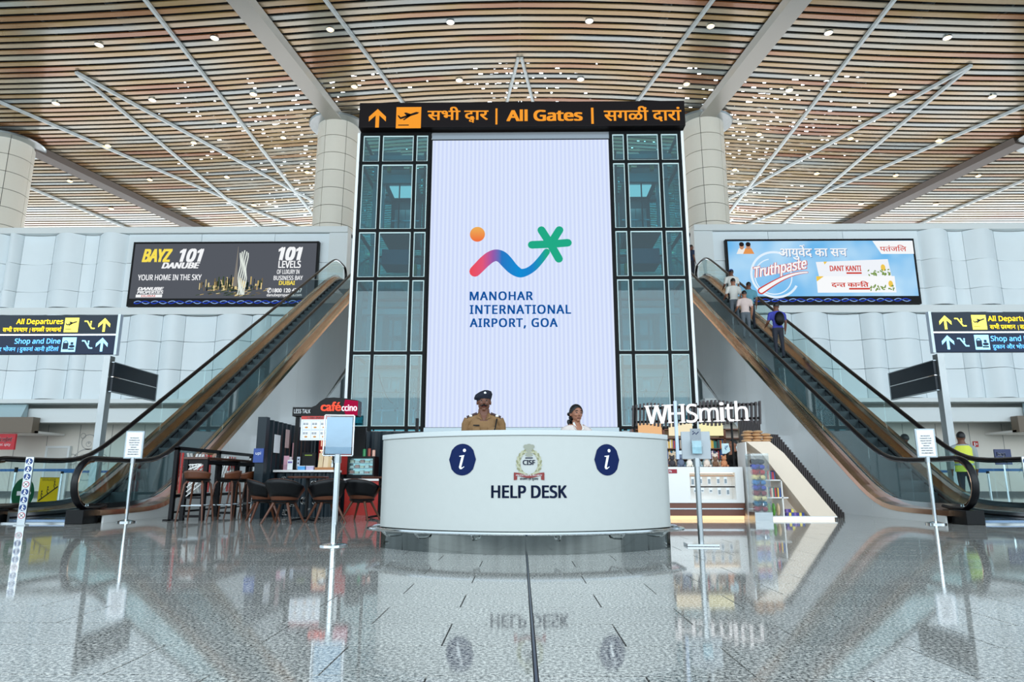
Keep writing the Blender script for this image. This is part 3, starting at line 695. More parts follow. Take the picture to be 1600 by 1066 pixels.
# elevator towers
M_mull = mat('mullion_black', (8, 12, 14), .5, spec=0.15)
M_inner = mat('shaft_steel', (140, 164, 168), .4, .2); M_yellow = mat('yellow_bracket', (196, 160, 30), .5)
def tower(s):
    side = 'left' if s < 0 else 'right'
    t = thing('elevator_tower', 'glass elevator shaft with black mullions standing %s of the white screen' % side, 'elevator shaft', (s*4.05, YT, 2.1))
    xs_ = [2.93, 3.40, 4.50, 5.13]; zs_ = [2.2, 4.46, 6.81, 8.39, 10.69, 11.70]; D = 2.6
    def bx(n, m, x0, x1, *r): a, b = sorted((s*x0, s*x1)); return box(n, m, t, a, b, *r)
    for x in xs_:
        bx('mullion', M_mull, x-.045, x+.045, YT-.06, YT+.08, 2.1, 11.745)
        if x in (xs_[0], xs_[-1]): bx('mullion', M_mull, x-.045, x+.045, YT+D-.08, YT+D+.06, 2.1, 11.745)
    for z in zs_:
        bx('transom', M_mull, 2.88, 5.18, YT-.065, YT+.085, z-.045, z+.045); bx('transom', M_mull, 2.88, 5.18, YT+D-.06, YT+D+.06, z-.06, z+.06)
        bx('side_rail', M_mull, 5.09, 5.17, YT+.09, YT+D-.09, z-.045, z+.045)
    bx('edge_strip', M_white, 5.19, 5.27, YT-.06, YT+.10, 2.1, 11.745)
    for i in range(5):
        for j in range(3):
            bx('pane', M_teal, xs_[j]+.075, xs_[j+1]-.075, YT-.005, YT+.005, zs_[i]+.07, zs_[i+1]-.07)
            a, b = sorted((s*(xs_[j]+.05), s*(xs_[j+1]-.05)))
            m_ = MB(); z0, z1 = zs_[i]+.05, zs_[i+1]-.05
            m_.box(a, a+.028, YT-.03, YT+.04, z0, z1); m_.box(b-.028, b, YT-.03, YT+.04, z0, z1); m_.box(a+.028, b-.028, YT-.03, YT+.04, z1-.04, z1); m_.box(a+.028, b-.028, YT-.03, YT+.04, z0, z0+.02)
            m_.build('pane_frame', mat('pane_frame_pale', (196, 220, 220), .4), t)
        bx('side_pane', M_teal, 5.12, 5.13, YT+.1, YT+D-.1, zs_[i]+.06, zs_[i+1]-.06)
        bx('back_pane', M_teal, 3.0, 5.06, YT+D-.005, YT+D+.005, zs_[i]+.07, zs_[i+1]-.07)
        # shaft steel
        bx('shaft_beam', M_inner, 3.0, 5.05, YT+D-.35, YT+D-.1, zs_[i+1]-.30, zs_[i+1]-.12)
        bx('shaft_post', M_inner, 4.86, 5.02, YT+1.3, YT+1.46, zs_[i]+.05, zs_[i+1]-.05)
        bx('shaft_post', M_inner, 3.05, 3.15, YT+1.3, YT+1.46, zs_[i]+.05, zs_[i+1]-.05)
    for x in (3.22, 4.72): bx('guide_rail', M_dark, x-.03, x+.03, YT+.95, YT+1.05, 2.1, 11.6)
    for z in (5.9, 3.9): bx('cross_beam', M_inner, 3.18, 5.0, YT+.5, YT+.66, z-.1, z+.08)
    # machinery at the head of the shaft
    bx('head_beam', M_inner, 3.15, 4.95, YT+.35, YT+.55, 11.0, 11.16); bx('machine', mat('machine_grey', (120, 140, 146), .5), 3.1+.9, 4.9, YT+.7, YT+1.4, 11.2, 11.45)
    for x in (3.55, 4.3): bx('bracket', M_yellow, x, x+.12, YT+.6, YT+.75, 10.72, 11.05)
    # white protective boards low behind the glass
    for i in range(4):
        for j in range(3):
            x = 3.02+.52*i; z = 2.35+.62*j
            if (i, j) not in ((2, 2),): bx('protective_board', mat('board_white', (224, 236, 240), .5, rnd=.04), x+.02, x+.49, YT+D-.55, YT+D-.5, z, z+.56)
    m_ = MB(); pts_ = [(s*(4.4-.5*i/12), YT+.5, 3.9-.9*math.sin(math.pi*i/24)) for i in range(13)]; m_.tube(pts_, .012, 5).build('hanging_cable', M_black, t)
    # the car parked high in the shaft
    c = thing('elevator_car', 'glass elevator car with steel doors parked high in the %s shaft' % side, 'elevator', (s*3.98, YT+1.2, 8.5))
    def cx(n, m, x0, x1, *r): a, b = sorted((s*x0, s*x1)); return box(n, m, c, a, b, *r)
    cx('floor_pan', M_dark, 3.42, 4.52, YT+.55, YT+2.0, 8.45, 8.6); cx('roof', M_greyalu, 3.42, 4.52, YT+.55, YT+2.0, 10.28, 10.4)
    cx('crosshead', M_inner, 3.25, 4.68, YT+.4, YT+.52, 10.2, 10.5)
    for x in (3.44, 4.46): cx('corner_post', M_steel, x-.02, x+.06, YT+.56, YT+.62, 8.6, 10.28)
    cx('centre_post', M_dark, 3.94, 3.98, YT+.53, YT+.56, 8.6, 10.28)
    cx('back_wall', mat('car_wall', (70, 84, 90), .3, .5), 3.44, 4.5, YT+1.96, YT+2.0, 8.6, 10.28)
    for x in (3.62, 4.0): cx('door', M_steel, x, x+.36, YT+1.9, YT+1.95, 8.6, 9.9)
    cx('ceiling_light', emat('car_light', (235, 245, 250), 1.3), 3.6, 4.35, YT+.8, YT+1.7, 10.25, 10.27)
    cx('handrail', M_chrome, 3.5, 4.45, YT+1.85, YT+1.88, 9.45, 9.49)
    cx('cable_housing', mat('underbox', (60, 84, 110), .4), 3.5, 4.45, YT+.5, YT+1.4, 7.45, 7.95)
    for x in (3.35, 4.55): cx('buffer', M_yellow, x, x+.2, YT+.6, YT+.8, 7.15, 7.5)
tower(-1); tower(1)

# ------------------------------------------------------------ escalators
YS, SL, YTOP = 13.0, 0.60, 29.0
def hh(y):
    # nosing line with rounded transitions
    def sp(t, k=.9): return k*math.log(1+math.exp(t/k)) if t/k < 30 else t
    return SL*(sp(y-YS, .28)-sp(y-YTOP, .28))
SY = [10.9, 11.4, 12.0, 12.3, 12.6, 12.85, 13.1, 13.35, 13.6, 14.0, 15, 17, 19, 21, 23, 25, 27, 28.2, 28.6, 28.9, 29.2, 29.6, 30.0]
def strip(mb, prof, ys=SY):
    """prof: list of (x, dz) cross-section corners, swept along the nosing line"""
    n = len(prof); vs = []
    for y in ys:
        for x, dz in prof: vs.append((x, y, hh(y)+dz))
    k = len(ys); f = [(i*n+j, i*n+(j+1) % n, (i+1)*n+(j+1) % n, (i+1)*n+j) for i in range(k-1) for j in range(n)]+[tuple(range(n)), tuple(range(k*n-1, (k-1)*n-1, -1))]
    mb.add(vs, f); return mb
M_ledstrip = emat('balustrade_light', (240, 246, 255), 1.6)
M_clad = mat('escalator_cladding', (222, 224, 222), .22, var=.05, scale=.6, stretch=(1, 2, .5), coat=.4)
def escalator(s):
    side = 'left' if s < 0 else 'right'
    t = thing('escalator', 'long escalator with glass balustrades rising beside the %s' % ('café kiosk' if s < 0 else 'book shop kiosk'), 'escalator', (s*7.62, 11, 0))
    ci, co = s*6.9, s*8.35       # balustrade toward the hall centre / toward the wall
    for c, o in ((ci, -s), (co, s)):           # o = direction of the outer side
        # handrail
        pth = []
        for a in range(-150, 91, 15): pth.append((c, 10.88-.40*math.cos(R(a)) if True else 0, .60+.40*math.sin(R(a))))
        pth = [(c, 11.35, .26), (c, 11.15, .235)]+[(c, 10.92-.40*math.cos(R(a)), .62+.40*math.sin(R(a))) for a in range(-75, 91, 15)]
        pth += [(c, y, hh(y)+1.02) for y in SY[1:]+[30.3]]
        yl = 30.35; pth += [(c, yl+.38*math.sin(R(a)), hh(30)+.64+.38*math.cos(R(a))) for a in (20, 45, 70, 90, 120, 150)]
        MB().tube(pth, .058, 10, flat=(1.0, .60)).build('handrail', M_rubber, t, smooth=True)
        p2 = [(p[0], p[1], p[2]-.045) if 2 < i < 400 else p for i, p in enumerate(pth)][13:-6]
        MB().tube(p2, .016, 6).build('handrail_track', M_chrome, t, smooth=True)
        arc = [(c, 10.92-.345*math.cos(R(a)), .62+.345*math.sin(R(a))) for a in range(-75, 91, 15)]
        MB().tube(arc, .02, 6, flat=(1.6, 1)).build('newel_track', M_bronze, t, smooth=True)
        # glass panels
        ends = [11.0, 12.2, 13.6]+[13.6+1.93*i for i in range(1, 9)]+[30.2]
        for a, b in zip(ends[:-1], ends[1:]):
            ys = [a+.006]+[y for y in [a+(b-a)*i/6 for i in range(1, 6)]]+[b-.006]
            if a < 11.1:
                poly = [(10.92-.33*math.cos(R(q)), .62+.33*math.sin(R(q))) for q in range(-70, 91, 20)]+[(y, hh(y)+.97) for y in ys[1:]]+[(y, hh(y)+.2) for y in reversed(ys)]
                MB().prism(poly, 'x', c-.006, c+.006).build('glass_panel', M_glass, t)
            else: strip(MB(), [(c-.006, .2), (c+.006, .2), (c+.006, .975), (c-.006, .975)], ys).build('glass_panel', M_glass, t)
        # decks
        strip(MB(), [(c-o*.02, .215), (c-o*.20, .17), (c-o*.20, .13), (c-o*.02, .17)]).build('inner_deck', M_bronze, t)
        strip(MB(), [(c+o*.02, .215), (c+o*.22, .20), (c+o*.24, .12), (c+o*.02, .12)]).build('outer_deck', M_bronze, t)
        strip(MB(), [(c-o*.012, .30), (c-o*.03, .30), (c-o*.03, .215), (c-o*.012, .215)]).build('glass_channel', M_chrome, t)
        strip(MB(), [(c+o*.012, .30), (c+o*.03, .30), (c+o*.03, .215), (c+o*.012, .215)]).build('glass_channel', M_chrome, t)
        strip(MB(), [(c-o*.20, .165), (c-o*.235, .15), (c-o*.235, -.2), (c-o*.20, -.2)]).build('skirt', M_steel, t)
        strip(MB(), [(c-o*.236, .10), (c-o*.25, .10), (c-o*.25, .07), (c-o*.236, .07)]).build('skirt_brush', M_rubber, t)
        # newel boot
        box('newel_base', M_black, t, c-.14, c+.14, 10.62, 11.0, 0, .215, bevel=.01)
        # outer cladding in panels
        xa, xb = c+o*.20, c+o*.23
        segs = [11.0, 13.2, 15.4, 17.6, 19.8, 22.0, 24.2, 26.4, 28.2, 30.0]
        for a, b in zip(segs[:-1], segs[1:]):
            ys = [a+.004]+[a+(b-a)*i/6 for i in range(1, 6)]+[b-.004]
            def bot(y): return 0.0 if y < 20.4 else max(0, hh(y)-2.45)
            poly = [(y, hh(y)+.13) for y in ys]
            if a < 20.4 < b: low = [(b-.004, bot(b)), (20.45, bot(20.45)), (20.4, 0), (a+.004, 0)]
            else: low = [(b-.004, bot(b)), (a+.004, bot(a+.01))]
            MB().prism(poly+low, 'x', xa, xb).build('cladding_panel', M_clad, t)
    # underside of the truss
    MB().prism([(20.4, hh(20.4)-2.45), (30, hh(30)-2.45), (30, hh(30)-2.35), (20.4, hh(20.4)-2.35)], 'x', min(ci, co)-.2, max(ci, co)+.2).build('truss_soffit', M_clad, t)
    # steps
    xa, xb = sorted((ci+(s*.24), co-(s*.24)))
    st = MB().box(xa, xb, 0, .4, -.06, 0); st.box(xa, xb, 0, .02, -.245, -.06)
    for i in range(8): st.box(xa, xb, .02+.045*i, .035+.045*i, 0, .008)
    proto = None; run = .4
    y = 11.9; i = 0
    lst = []
    while y < 29.6:
        lst.append((y, hh(y+.2))); y += run
    me = st.mesh('step'); me.materials.append(M_step)
    for y, z in lst:
        o = bpy.data.objects.new('step', me); o.parent = t; COL.objects.link(o)
        o.location = (-ORG[t.name][0], y-11, z+.0)
    # landing plate and comb lit from the skirt
    box('comb_plate', M_steel, t, xa-.02, xb+.02, 10.75, 11.9, 0.0, .02)
    box('landing_light', M_ledstrip, t, (xa+xb)/2-.12, (xa+xb)/2+.12, 11.88, 11.9, .05, .09)
    box('threshold', mat('threshold_blue', (120, 140, 165), .2, .8), t, xa-.02, xb+.02, 11.0, 11.9, .02, .05)
    return t
esl = escalator(-1); esr = escalator(1)
# stickers on the left balustrade glass
q = plane((-8.335, 11.0, 0), (0, 1, 0), (0, 0, 1))
st = tag(Flat(q, .004).ell(.42, .45, .26, .26, 36).build('arrow_sticker', mat('sticker_green', (20, 92, 60), .4), None), 'round green sticker with white arrow on left escalator glass', 'sticker')
f = Flat(q, .008); f.rect(.27, .42, .45, .49); f.poly([(.42, .31), (.50, .31), (.60, .455), (.50, .60), (.42, .60), (.51, .455)]); f.build('arrow', M_paper, st)
st = tag(Flat(q, .004).rect(.78, .22, 1.28, .72).build('safety_poster', mat('sticker_yellow', (226, 204, 30), .4), None), 'yellow escalator safety poster with climbing figures on the glass', 'poster')
f = Flat(q, .008); f.stroke([(.80, .32), (1.26, .56)], .022, False)
for x, y in ((.86, .36), (1.0, .43), (1.16, .52)): f.ell(x, y+.12, .016); f.stroke([(x, y+.10), (x-.01, y+.05), (x+.02, y)], .018, False); f.stroke([(x, y+.09), (x+.035, y+.06)], .01, False)
for i in range(12): f.rect(.785+.041*i, .705, .805+.041*i, .718); f.rect(.785+.041*i, .222, .805+.041*i, .236)
f.build('pictogram', M_ink, st); txt('ESCALATOR', q, .84, .66, .035, M_ink, st, d=.008, w=.34)

# ------------------------------------------------------------ direction signs
M_sgrey = mat('sign_charcoal', (28, 40, 52), .4, spec=0.2); M_snavy = mat('sign_navy', (16, 34, 60), .4, spec=0.2)
M_syel = mat('sign_yellow', (250, 232, 80), .4, emit=.75); M_sblu = mat('sign_blue', (150, 212, 250), .4, emit=.75)
M_post = mat('galvanised_post', (150, 156, 158), .35, .8, var=.3, scale=3, stretch=(1, 1, .4))
def escal_icon(f, u, v, s, k=1):
    f.stroke([(u-k*.34*s, v+.26*s), (u-k*.18*s, v+.26*s), (u+k*.16*s, v-.24*s), (u+k*.34*s, v-.24*s)], .10*s); f.ell(u+k*.08*s, v+.22*s, .06*s); f.rect(u+k*.08*s-.045*s, v-.02*s, u+k*.08*s+.045*s, v+.14*s)
def dep_sign(s):
    t = thing('direction_sign', 'two-row departures and shops sign at the %s edge, on a steel post' % ('left' if s < 0 else 'right'), 'sign', (s*9.7, 11, 0))
    xe = s*(6.83 if s < 0 else 6.86); x0, x1 = sorted((xe, s*10.4)); Y = 11.0; zt, zm, zb = 3.42, 3.075, 2.74
    box('upper_panel', M_sgrey, t, x0, x1, Y, Y+.06, zm+.012, zt, bevel=.006); box('lower_panel', M_snavy, t, x0, x1, Y, Y+.06, zb, zm-.012, bevel=.006)
    a, b = sorted((xe, xe-s*.045)); box('end_cap', M_greyalu, t, a, b, Y-.01, Y+.07, zb-.01, zt+.01)
    box('middle_rail', M_chrome, t, x0, x1, Y-.008, Y+.01, zm-.012, zm+.012)
    box('post', M_post, t, s*9.75-.09, s*9.75+.09, Y+.06, Y+.24, 0, 3.3)
    fr = front(0, Y, 0); k = -s
    def U(d): return xe+s*d   # distance inward along the sign from its end
    for row, (zc_, m, lab) in enumerate(((3.245, M_syel, 'All Departures'), (2.905, M_sblu, 'Shop and Dine'))):
        f = Flat(fr, .005); arrow_up(f, U(.22), zc_, .24); f.build('arrow', m, t); f = Flat(fr, .005); escal_icon(f, U(.47), zc_, .25, 1); f.build('escalator_pictogram', m, t); f = Flat(fr, .005)
        a, b = sorted((U(.66), U(.90))); f.rect(a, zc_-.125, b, zc_+.125); f.build('pictogram', m, t)
        f = Flat(fr, .009); c = (a+b)/2
        if row == 0: plane_icon(f, c, zc_+.01, .25)
        else:
            f.rect(a+.02, zc_-.08, c-.005, zc_+.03); f.ring(a+.065, zc_+.03, .04, .012, 10, 0, math.pi); f.rect(c+.0, zc_-.09, b-.02, zc_-.065); f.ell(c+.055, zc_-.03, .05, .025, 12); f.rect(c+.03, zc_, c+.075, zc_+.04)
        f.build('pictogram', M_sgrey if row == 0 else M_snavy, t)
        w_ = .80 if row == 0 else .78
        if s < 0: u0 = U(.93)-w_
        else: u0 = U(.93)
        txt(lab, fr, u0, zc_+.02, .085, m, t, w=w_, bold=.012, d=.005)
        if row == 0: tk = ['स', 'भी', ' ', ('ra', 'प'), ('half', 'स'), 'था', 'न', ' ', '|', ' ', 'स', 'ग', 'ळीं', ' ', ('ra', 'प'), ('half', 'स'), 'था', 'नां']; w2 = 1.0
        else: tk = ['दु', 'का', 'न', ' ', 'औ', 'र', ' ', 'भो', 'ज', 'न', ' ', '|', ' ', 'दु', 'का', 'नां', ' ', 'आ', 'नी', ' ', 'हॉ', 'टे', 'लां']; w2 = 1.33
        txt('', fr, U(.945)-w2 if s < 0 else U(.945), zc_-.135, .115, m, t, w=w2, geo=deva(tk, .005), d=.005, fit=True)
dep_sign(-1); dep_sign(1)
def dark_sign(s):
    t = thing('blade_sign', 'blank dark two-row blade sign on steel post, %s of the help desk' % ('left' if s < 0 else 'right'), 'sign', (s*10.1, 16.3, 0))
    box('post', M_post, t, s*10.12-.08, s*10.12+.08, 16.05, 16.25, 0, 3.66)
    X = s*9.985
    for z0, z1 in ((3.16, 3.50), (2.80, 3.145)): box('panel', mat('sign_dark', (16, 30, 40), .35, spec=.3), t, X-.03, X+.03, 16.12, 18.1, z0, z1)
    box('rail', M_chrome, t, X-.034, X+.034, 16.12, 18.12, 3.143, 3.163)
    m_ = MB(); m_.box(X-.036, X+.036, 18.1, 18.14, 2.78, 3.52); m_.box(X-.036, X+.036, 16.1, 18.1, 3.50, 3.52); m_.box(X-.036, X+.036, 16.1, 18.1, 2.78, 2.80); m_.build('frame', M_greyalu, t)
dark_sign(-1); dark_sign(1)

# ------------------------------------------------------------ help desk
XC, R0, YC = .04, 1.86, 6.30+1.86
A0 = R(52.0)
def outline(off, n=28, back=9.05):
    pts = []; r = R0+off
    xe = XC+r*math.sin(A0)
    pts.append((XC-r*math.sin(A0), back))
    for i in range(n+1):
        a = -A0+2*A0*i/n; pts.append((XC+r*math.sin(a), YC-r*math.cos(a)))
    pts.append((xe, back)); return pts
def band(off0, off1, z0, z1):
    o, i = outline(off0), outline(off1); n = len(o); mb = MB()
    vs = [(p[0], p[1], z) for z in (z0, z1) for p in o]+[(p[0], p[1], z) for z in (z0, z1) for p in i]
    f = []
    for k_ in range(n-1):
        f += [(k_, k_+1, n+k_+1, n+k_), (2*n+k_, 3*n+k_, 3*n+k_+1, 2*n+k_+1), (n+k_, n+k_+1, 3*n+k_+1, 3*n+k_), (k_, 2*n+k_, 2*n+k_+1, k_+1)]
    f += [(0, n, 3*n, 2*n), (n-1, 3*n-1, 4*n-1, 2*n-1)]
    return mb.add(vs, f)
desk = thing('help_desk', 'large curved white help desk with steel plinth in the centre', 'desk', (XC, 7.5, 0))
M_desk = mat('desk_white', (190, 193, 189), .42, var=.025, scale=14)
band(0, -.34, .205, 1.065).build('body', M_desk, desk, smooth=True)
band(.012, -.42, 1.068, 1.12).build('counter_top', mat('desk_top', (200, 206, 205), .35), desk, smooth=True, bevel=.008)
band(-.012, -.32, 0, .205).build('plinth', mat('plinth_steel', (92, 96, 94), .08, 1.0, bump=1.0, scale=3.2, stretch=(4, 4, .08), var=.5), desk, smooth=True)  # dark and bright reflection streaks put into the steel's colour
rl = outline(.13); rl = [(p[0], p[1], .19) for p in rl]; rl[0] = (rl[0][0], 7.35, .19); rl[-1] = (rl[-1][0], 7.35, .19)
rl = [(rl[0][0]+.14, 7.42, .19)]+rl+[(rl[-1][0]-.14, 7.42, .19)]
MB().tube(rl, .017, 8).build('foot_rail', M_bronze if False else M_chrome, desk, smooth=True)
for a in (-44, -31, -14, 9, 27, 43):
    a = R(a); MB().tube([(XC+(R0+q)*math.sin(a), YC-(R0+q)*math.cos(a), z) for q, z in ((-.02, .13), (.08, .135), (.13, .18))], .011, 6).build('rail_bracket', M_chrome, desk, smooth=True)
def wrap(u, v, d=.002):
    a = u/R0; return Vector((XC+(R0+d)*math.sin(a), YC-(R0+d)*math.cos(a), v))
M_dnavy = mat('decal_navy', (14, 32, 78), .5, spec=.1); M_dtxt = mat('decal_text', (12, 24, 52), .5, spec=.1)
def refine_ell(f, u, v, a, b, n=36):   # disc in strips so it follows the curve
    k_ = 10
    for i in range(k_):
        x0 = -a+2*a*i/k_; x1 = x0+2*a/k_; y0 = b*math.sqrt(max(0, 1-(x0/a)**2)); y1 = b*math.sqrt(max(0, 1-(x1/a)**2))
        f.poly([(u+x0, v-y0), (u+x1, v-y1), (u+x1, v+y1), (u+x0, v+y0)])
for u, v in ((-.60, .85), (.80, .85)):
    f = Flat(wrap, .003); refine_ell(f, u, v, .137, .147); f.build('information_disc', M_dnavy, desk)
    f = Flat(wrap, .005); f.ell(u+.022, v+.085, .016, n=14)
    f.poly([(u-.03, v+.035), (u-.03, v+.028), (u-.008, v+.026), (u-.032, v-.07), (u-.022, v-.088), (u-.004, v-.088), (u+.022, v-.068), (u+.02, v-.062), (u-.002, v-.075), (u-.008, v-.068), (u+.022, v+.042)]); f.build('information_letter', M_paper, desk)
txt('HELP DESK', wrap, .035, .503, .108, M_dtxt, desk, w=.70, bold=.03, align='C', d=.003)
# crest
f = Flat(wrap, .003); g2 = Flat(wrap, .0045)
for s in (-1, 1):
    for i in range(10):
        a = R(-78+16*i); rx, ry = .105, .118; x = .035+s*rx*math.cos(a); y = .815+ry*math.sin(a); d_ = a+math.pi/2-.5
        (f if i % 2 else g2).ell(x, y, .027, .010, 10, d_ if s > 0 else math.pi-d_)
        (g2 if i % 2 else f).ell(x-s*.016*math.cos(a), y-.01*math.sin(a), .020, .008, 10, (a+math.pi/2+.4) if s > 0 else math.pi-(a+math.pi/2+.4))
f.build('crest_wreath', mat('crest_olive', (140, 140, 104), .5), desk); g2.build('crest_wreath', mat('crest_pale', (176, 176, 146), .5), desk)
f = Flat(wrap, .004); f.ell(.035, .955, .036, .036, 18); f.ell(.005, .965, .022, .02, 12); f.ell(.065, .965, .022, .02, 12); f.rect(.012, .895, .058, .935); f.ell(.035, .888, .036, .015, 16); f.build('crest_capital', mat('crest_stone', (150, 152, 136), .5), desk)
txt('CISF', wrap, .035, .80, .042, M_dtxt, desk, w=.115, bold=.03, align='C', d=.006); f = Flat(wrap, .006); f.rect(.0, .857, .07, .866); f.build('crest_motto', M_dtxt, desk)
f = Flat(wrap, .006); f.stroke([(.035+.14*q/8, .705-.012*math.cos(q/8*math.pi)) for q in range(-8, 9)], .026, False); f.poly([(-.105, .715), (-.075, .70), (-.075, .665), (-.105, .66)]); f.poly([(.175, .715), (.145, .70), (.145, .665), (.175, .66)])
f.build('crest_ribbon', mat('crest_red', (130, 36, 32), .5), desk)
txt('PROTECTION & SECURITY', wrap, .035, .698, .013, M_paper, desk, w=.24, align='C', d=.008)
txt('', wrap, .035, .655, .03, M_dtxt, desk, w=.17, geo=deva(['सं', 'र', ('half', 'क'), 'ष', 'ण', ' ', 'ए', 'वं', ' ', 'सु', 'र', ('half', 'क'), 'षा'], .02), align='C', d=.006, fit=True)

# ------------------------------------------------------------ people
def figure(name, label, loc, rz, shirt, legs, skin, hair=M_hair, h=1.72, voxel=.016, pose='stand', group=None, female=False, sleeve='short'):
    """one continuous body surface grown from overlapping tapered limbs, then cut into skin / shirt / trouser zones"""
    k = h/1.75; mb = MB()
    def T(pts, rad, n=12, flat=(1, 1)): mb.tube([(x*k, y*k, z*k) for x, y, z in pts], [r*k for r in rad], n, flat=flat)
    sw = .175 if female else .20
    mb.ell((0, 0, 1.32*k), (sw*k*1.0, .115*k, .20*k), 16, 10); mb.ell((0, 0, 1.12*k), (.15*k, .105*k, .2*k), 16, 10); mb.ell((0, 0, .95*k), (.17*k, .12*k, .14*k), 16, 10)
    mb.ell((0, .005*k, 1.44*k), (sw*k*.85, .085*k, .075*k), 16, 8)
    for s in (-1, 1): T([(0, 0, 1.455), (s*.09, 0, 1.445), (s*(sw-.01), 0, 1.405)], [.055, .060, .066])
    T([(0, .01, 1.42), (0, 0, 1.56)], [.064, .056] if female else [.078, .072])                                    # neck
    hz = 1.655
    mb.ell((0, .0, (hz+.015)*k), (.083*k, .098*k, .100*k), 20, 14); mb.ell((0, -.026*k, (hz-.055)*k), ((.062 if female else .074)*k, .066*k, .062*k), 16, 10)   # skull, jaw
    mb.ell((0, -.072*k, (hz-.105)*k), (.022*k, .02*k, .018*k), 10, 6)                   # chin
    T([(0, -.088, hz+.012), (0, -.112, hz-.03)], [.009, .016], 8); mb.ell((0, -.104*k, (hz-.034)*k), (.019*k, .013*k, .010*k), 8, 6)    # nose
    mb.ell((0, -.086*k, (hz+.026)*k), (.055*k, .014*k, .010*k), 12, 6)                 # brow
    for s in (-1, 1):
        mb.ell((s*.087*k, .008*k, (hz-.015)*k), (.010*k, .020*k, .032*k), 8, 8)       # ear
        mb.ell((s*.036*k, -.068*k, (hz-.028)*k), (.026*k, .026*k, .022*k), 10, 6)      # cheek
        if pose == 'hold': el, wr = (s*.25, -.02, 1.14), (s*.20, -.22, 1.10)
        elif pose == 'rail' and s > 0: el, wr = (s*.27, -.02, 1.16), (s*.28, -.22, 1.08)
        else: el, wr = (s*.245, .02, 1.13), (s*.24, -.05, .88)
        T([(s*(sw-.015), .0, 1.42), (s*(sw+.02), .01, 1.36), el], [.072, .064, .045]); T([el, ((el[0]+wr[0])/2, (el[1]+wr[1])/2, (el[2]+wr[2])/2), wr], [.043, .040, .027])
        d = (Vector(wr)-Vector(el)).normalized(); pc = Vector(wr)+d*.05
        T([wr, tuple(pc), tuple(pc+d*.04)], [.024, .034, .030], 8, (.6, 1))
        for i, L in enumerate((.055, .065, .06, .045)):
            b = pc+d*.035+Vector((0, (i-1.5)*.018, 0)); T([tuple(b), tuple(b+d*L*.5), tuple(b+d*L+Vector((-s*.012, 0, 0)))], [.0095, .009, .007], 6)
        T([tuple(pc+Vector((0, -.02, 0))), tuple(pc+Vector((-s*.01, -.045, -.03))), tuple(pc+Vector((-s*.015, -.05, -.055)))], [.012, .010, .008], 6)
        T([(s*.085, 0, .95), (s*.095, -.01, .72), (s*.10, 0, .50)], [.092, .078, .056]); T([(s*.10, 0, .50), (s*.10, .018, .34), (s*.10, .01, .08)], [.056, .054, .036])
        mb.ell((s*.105*k, -.05*k, .04*k), (.045*k, .13*k, .045*k), 10, 8)
    t = thing(name, label, 'person', (0, 0, 0), group)
    me = mb.mesh('body', recalc=False); ob = bpy.data.objects.new('body', me); COL.objects.link(ob)
    rm = ob.modifiers.new('r', 'REMESH'); rm.mode = 'VOXEL'; rm.voxel_size = voxel; sm = ob.modifiers.new('s', 'SMOOTH'); sm.factor = .5; sm.iterations = 2 if voxel < .012 else 1
    me2 = bpy.data.meshes.new_from_object(ob.evaluated_get(bpy.context.evaluated_depsgraph_get())); bpy.data.objects.remove(ob)
    for m in (skin, shirt, legs, M_black): me2.materials.append(m)
    for p in me2.polygons:
        c = p.center/k; p.use_smooth = True; ax = abs(c.x)
        arm = ax > sw+.005 and c.z < 1.40 or (ax > .185 and c.z < 1.1) or (c.y < -.13 and c.z > .8)
        if c.z > 1.485: i = 0
        elif c.z > 1.40 and ax < .045+.35*(c.z-1.40) and c.y < -.02: i = 0
        elif arm and c.z < (1.20 if sleeve == 'short' else .94) : i = 0
        elif c.z > .96 or arm: i = 1
        elif c.z > .085: i = 2
        else: i = 3
        p.material_index = i
    b = bpy.data.objects.new('body', me2); COL.objects.link(b); b.parent = t
    # eyes, hair
    for s in (-1, 1):
        MB().ell((s*.033*k, -.089*k, (hz+.006)*k), (.014*k, .006*k, .007*k), 10, 6).build('eye', mat('eye_white', (120, 110, 106), .3), t, smooth=True)
        MB().ell((s*.033*k, -.095*k, (hz+.006)*k), (.0065*k, .002*k, .0065*k), 8, 6).build('iris', M_black, t, smooth=True)
        MB().tube([(s*q*k, (-.098+.012*abs(q-.03)*20)*k, (hz+.029+z)*k) for q, z in ((.014, 0), (.032, .006), (.054, 0))], .005*k, 6).build('eyebrow', hair, t, smooth=True)
    MB().tube([(x*k, (-.098+abs(x)*.45)*k, (hz-.070)*k) for x in (-.027, -.012, 0, .012, .027)], [.003*k, .006*k, .007*k, .006*k, .003*k], 6).build('mouth', mat('lips', (112, 56, 50), .4), t, smooth=True)
    n, m_ = 24, 14; vs = []; hb = MB()
    def hf(u, v):
        th = u*2*math.pi; front_ = (1-math.sin(th+math.pi))*.5 if False else .5-.5*math.sin(th)   # 1 toward the face (-y)
        lim = math.pi*(.62-.30*front_**1.5) if not female else math.pi*(.66-.34*front_**2.6); ph = v*lim
        g = 1.06 if female else 1.0; return ((.090*g*math.sin(ph)*math.cos(th))*k, (.107*g*math.sin(ph)*math.sin(th)+.008)*k, (hz+.018+.111*g*math.cos(ph))*k)
    hb.grid(hf, n, m_); hb.build('hair', hair, t, smooth=True)
    t.location = loc; t.rotation_euler = (0, 0, rz); return t, k, hz
M_khaki = mat('khaki_cloth', (136, 102, 64), .75, var=.12, scale=16, bump=.15); M_blouse = mat('pale_floral_cloth', (212, 200, 194), .7, var=.12, scale=55)
M_jeans = mat('dark_trousers', (34, 38, 50), .8)
off, k, hz = figure('person', 'moustached guard in khaki uniform and dark beret behind help desk', (-.47, 8.55, 0), R(4), M_khaki, mat('khaki_trousers', (126, 98, 64), .8), M_skin, h=1.74, voxel=.0075)
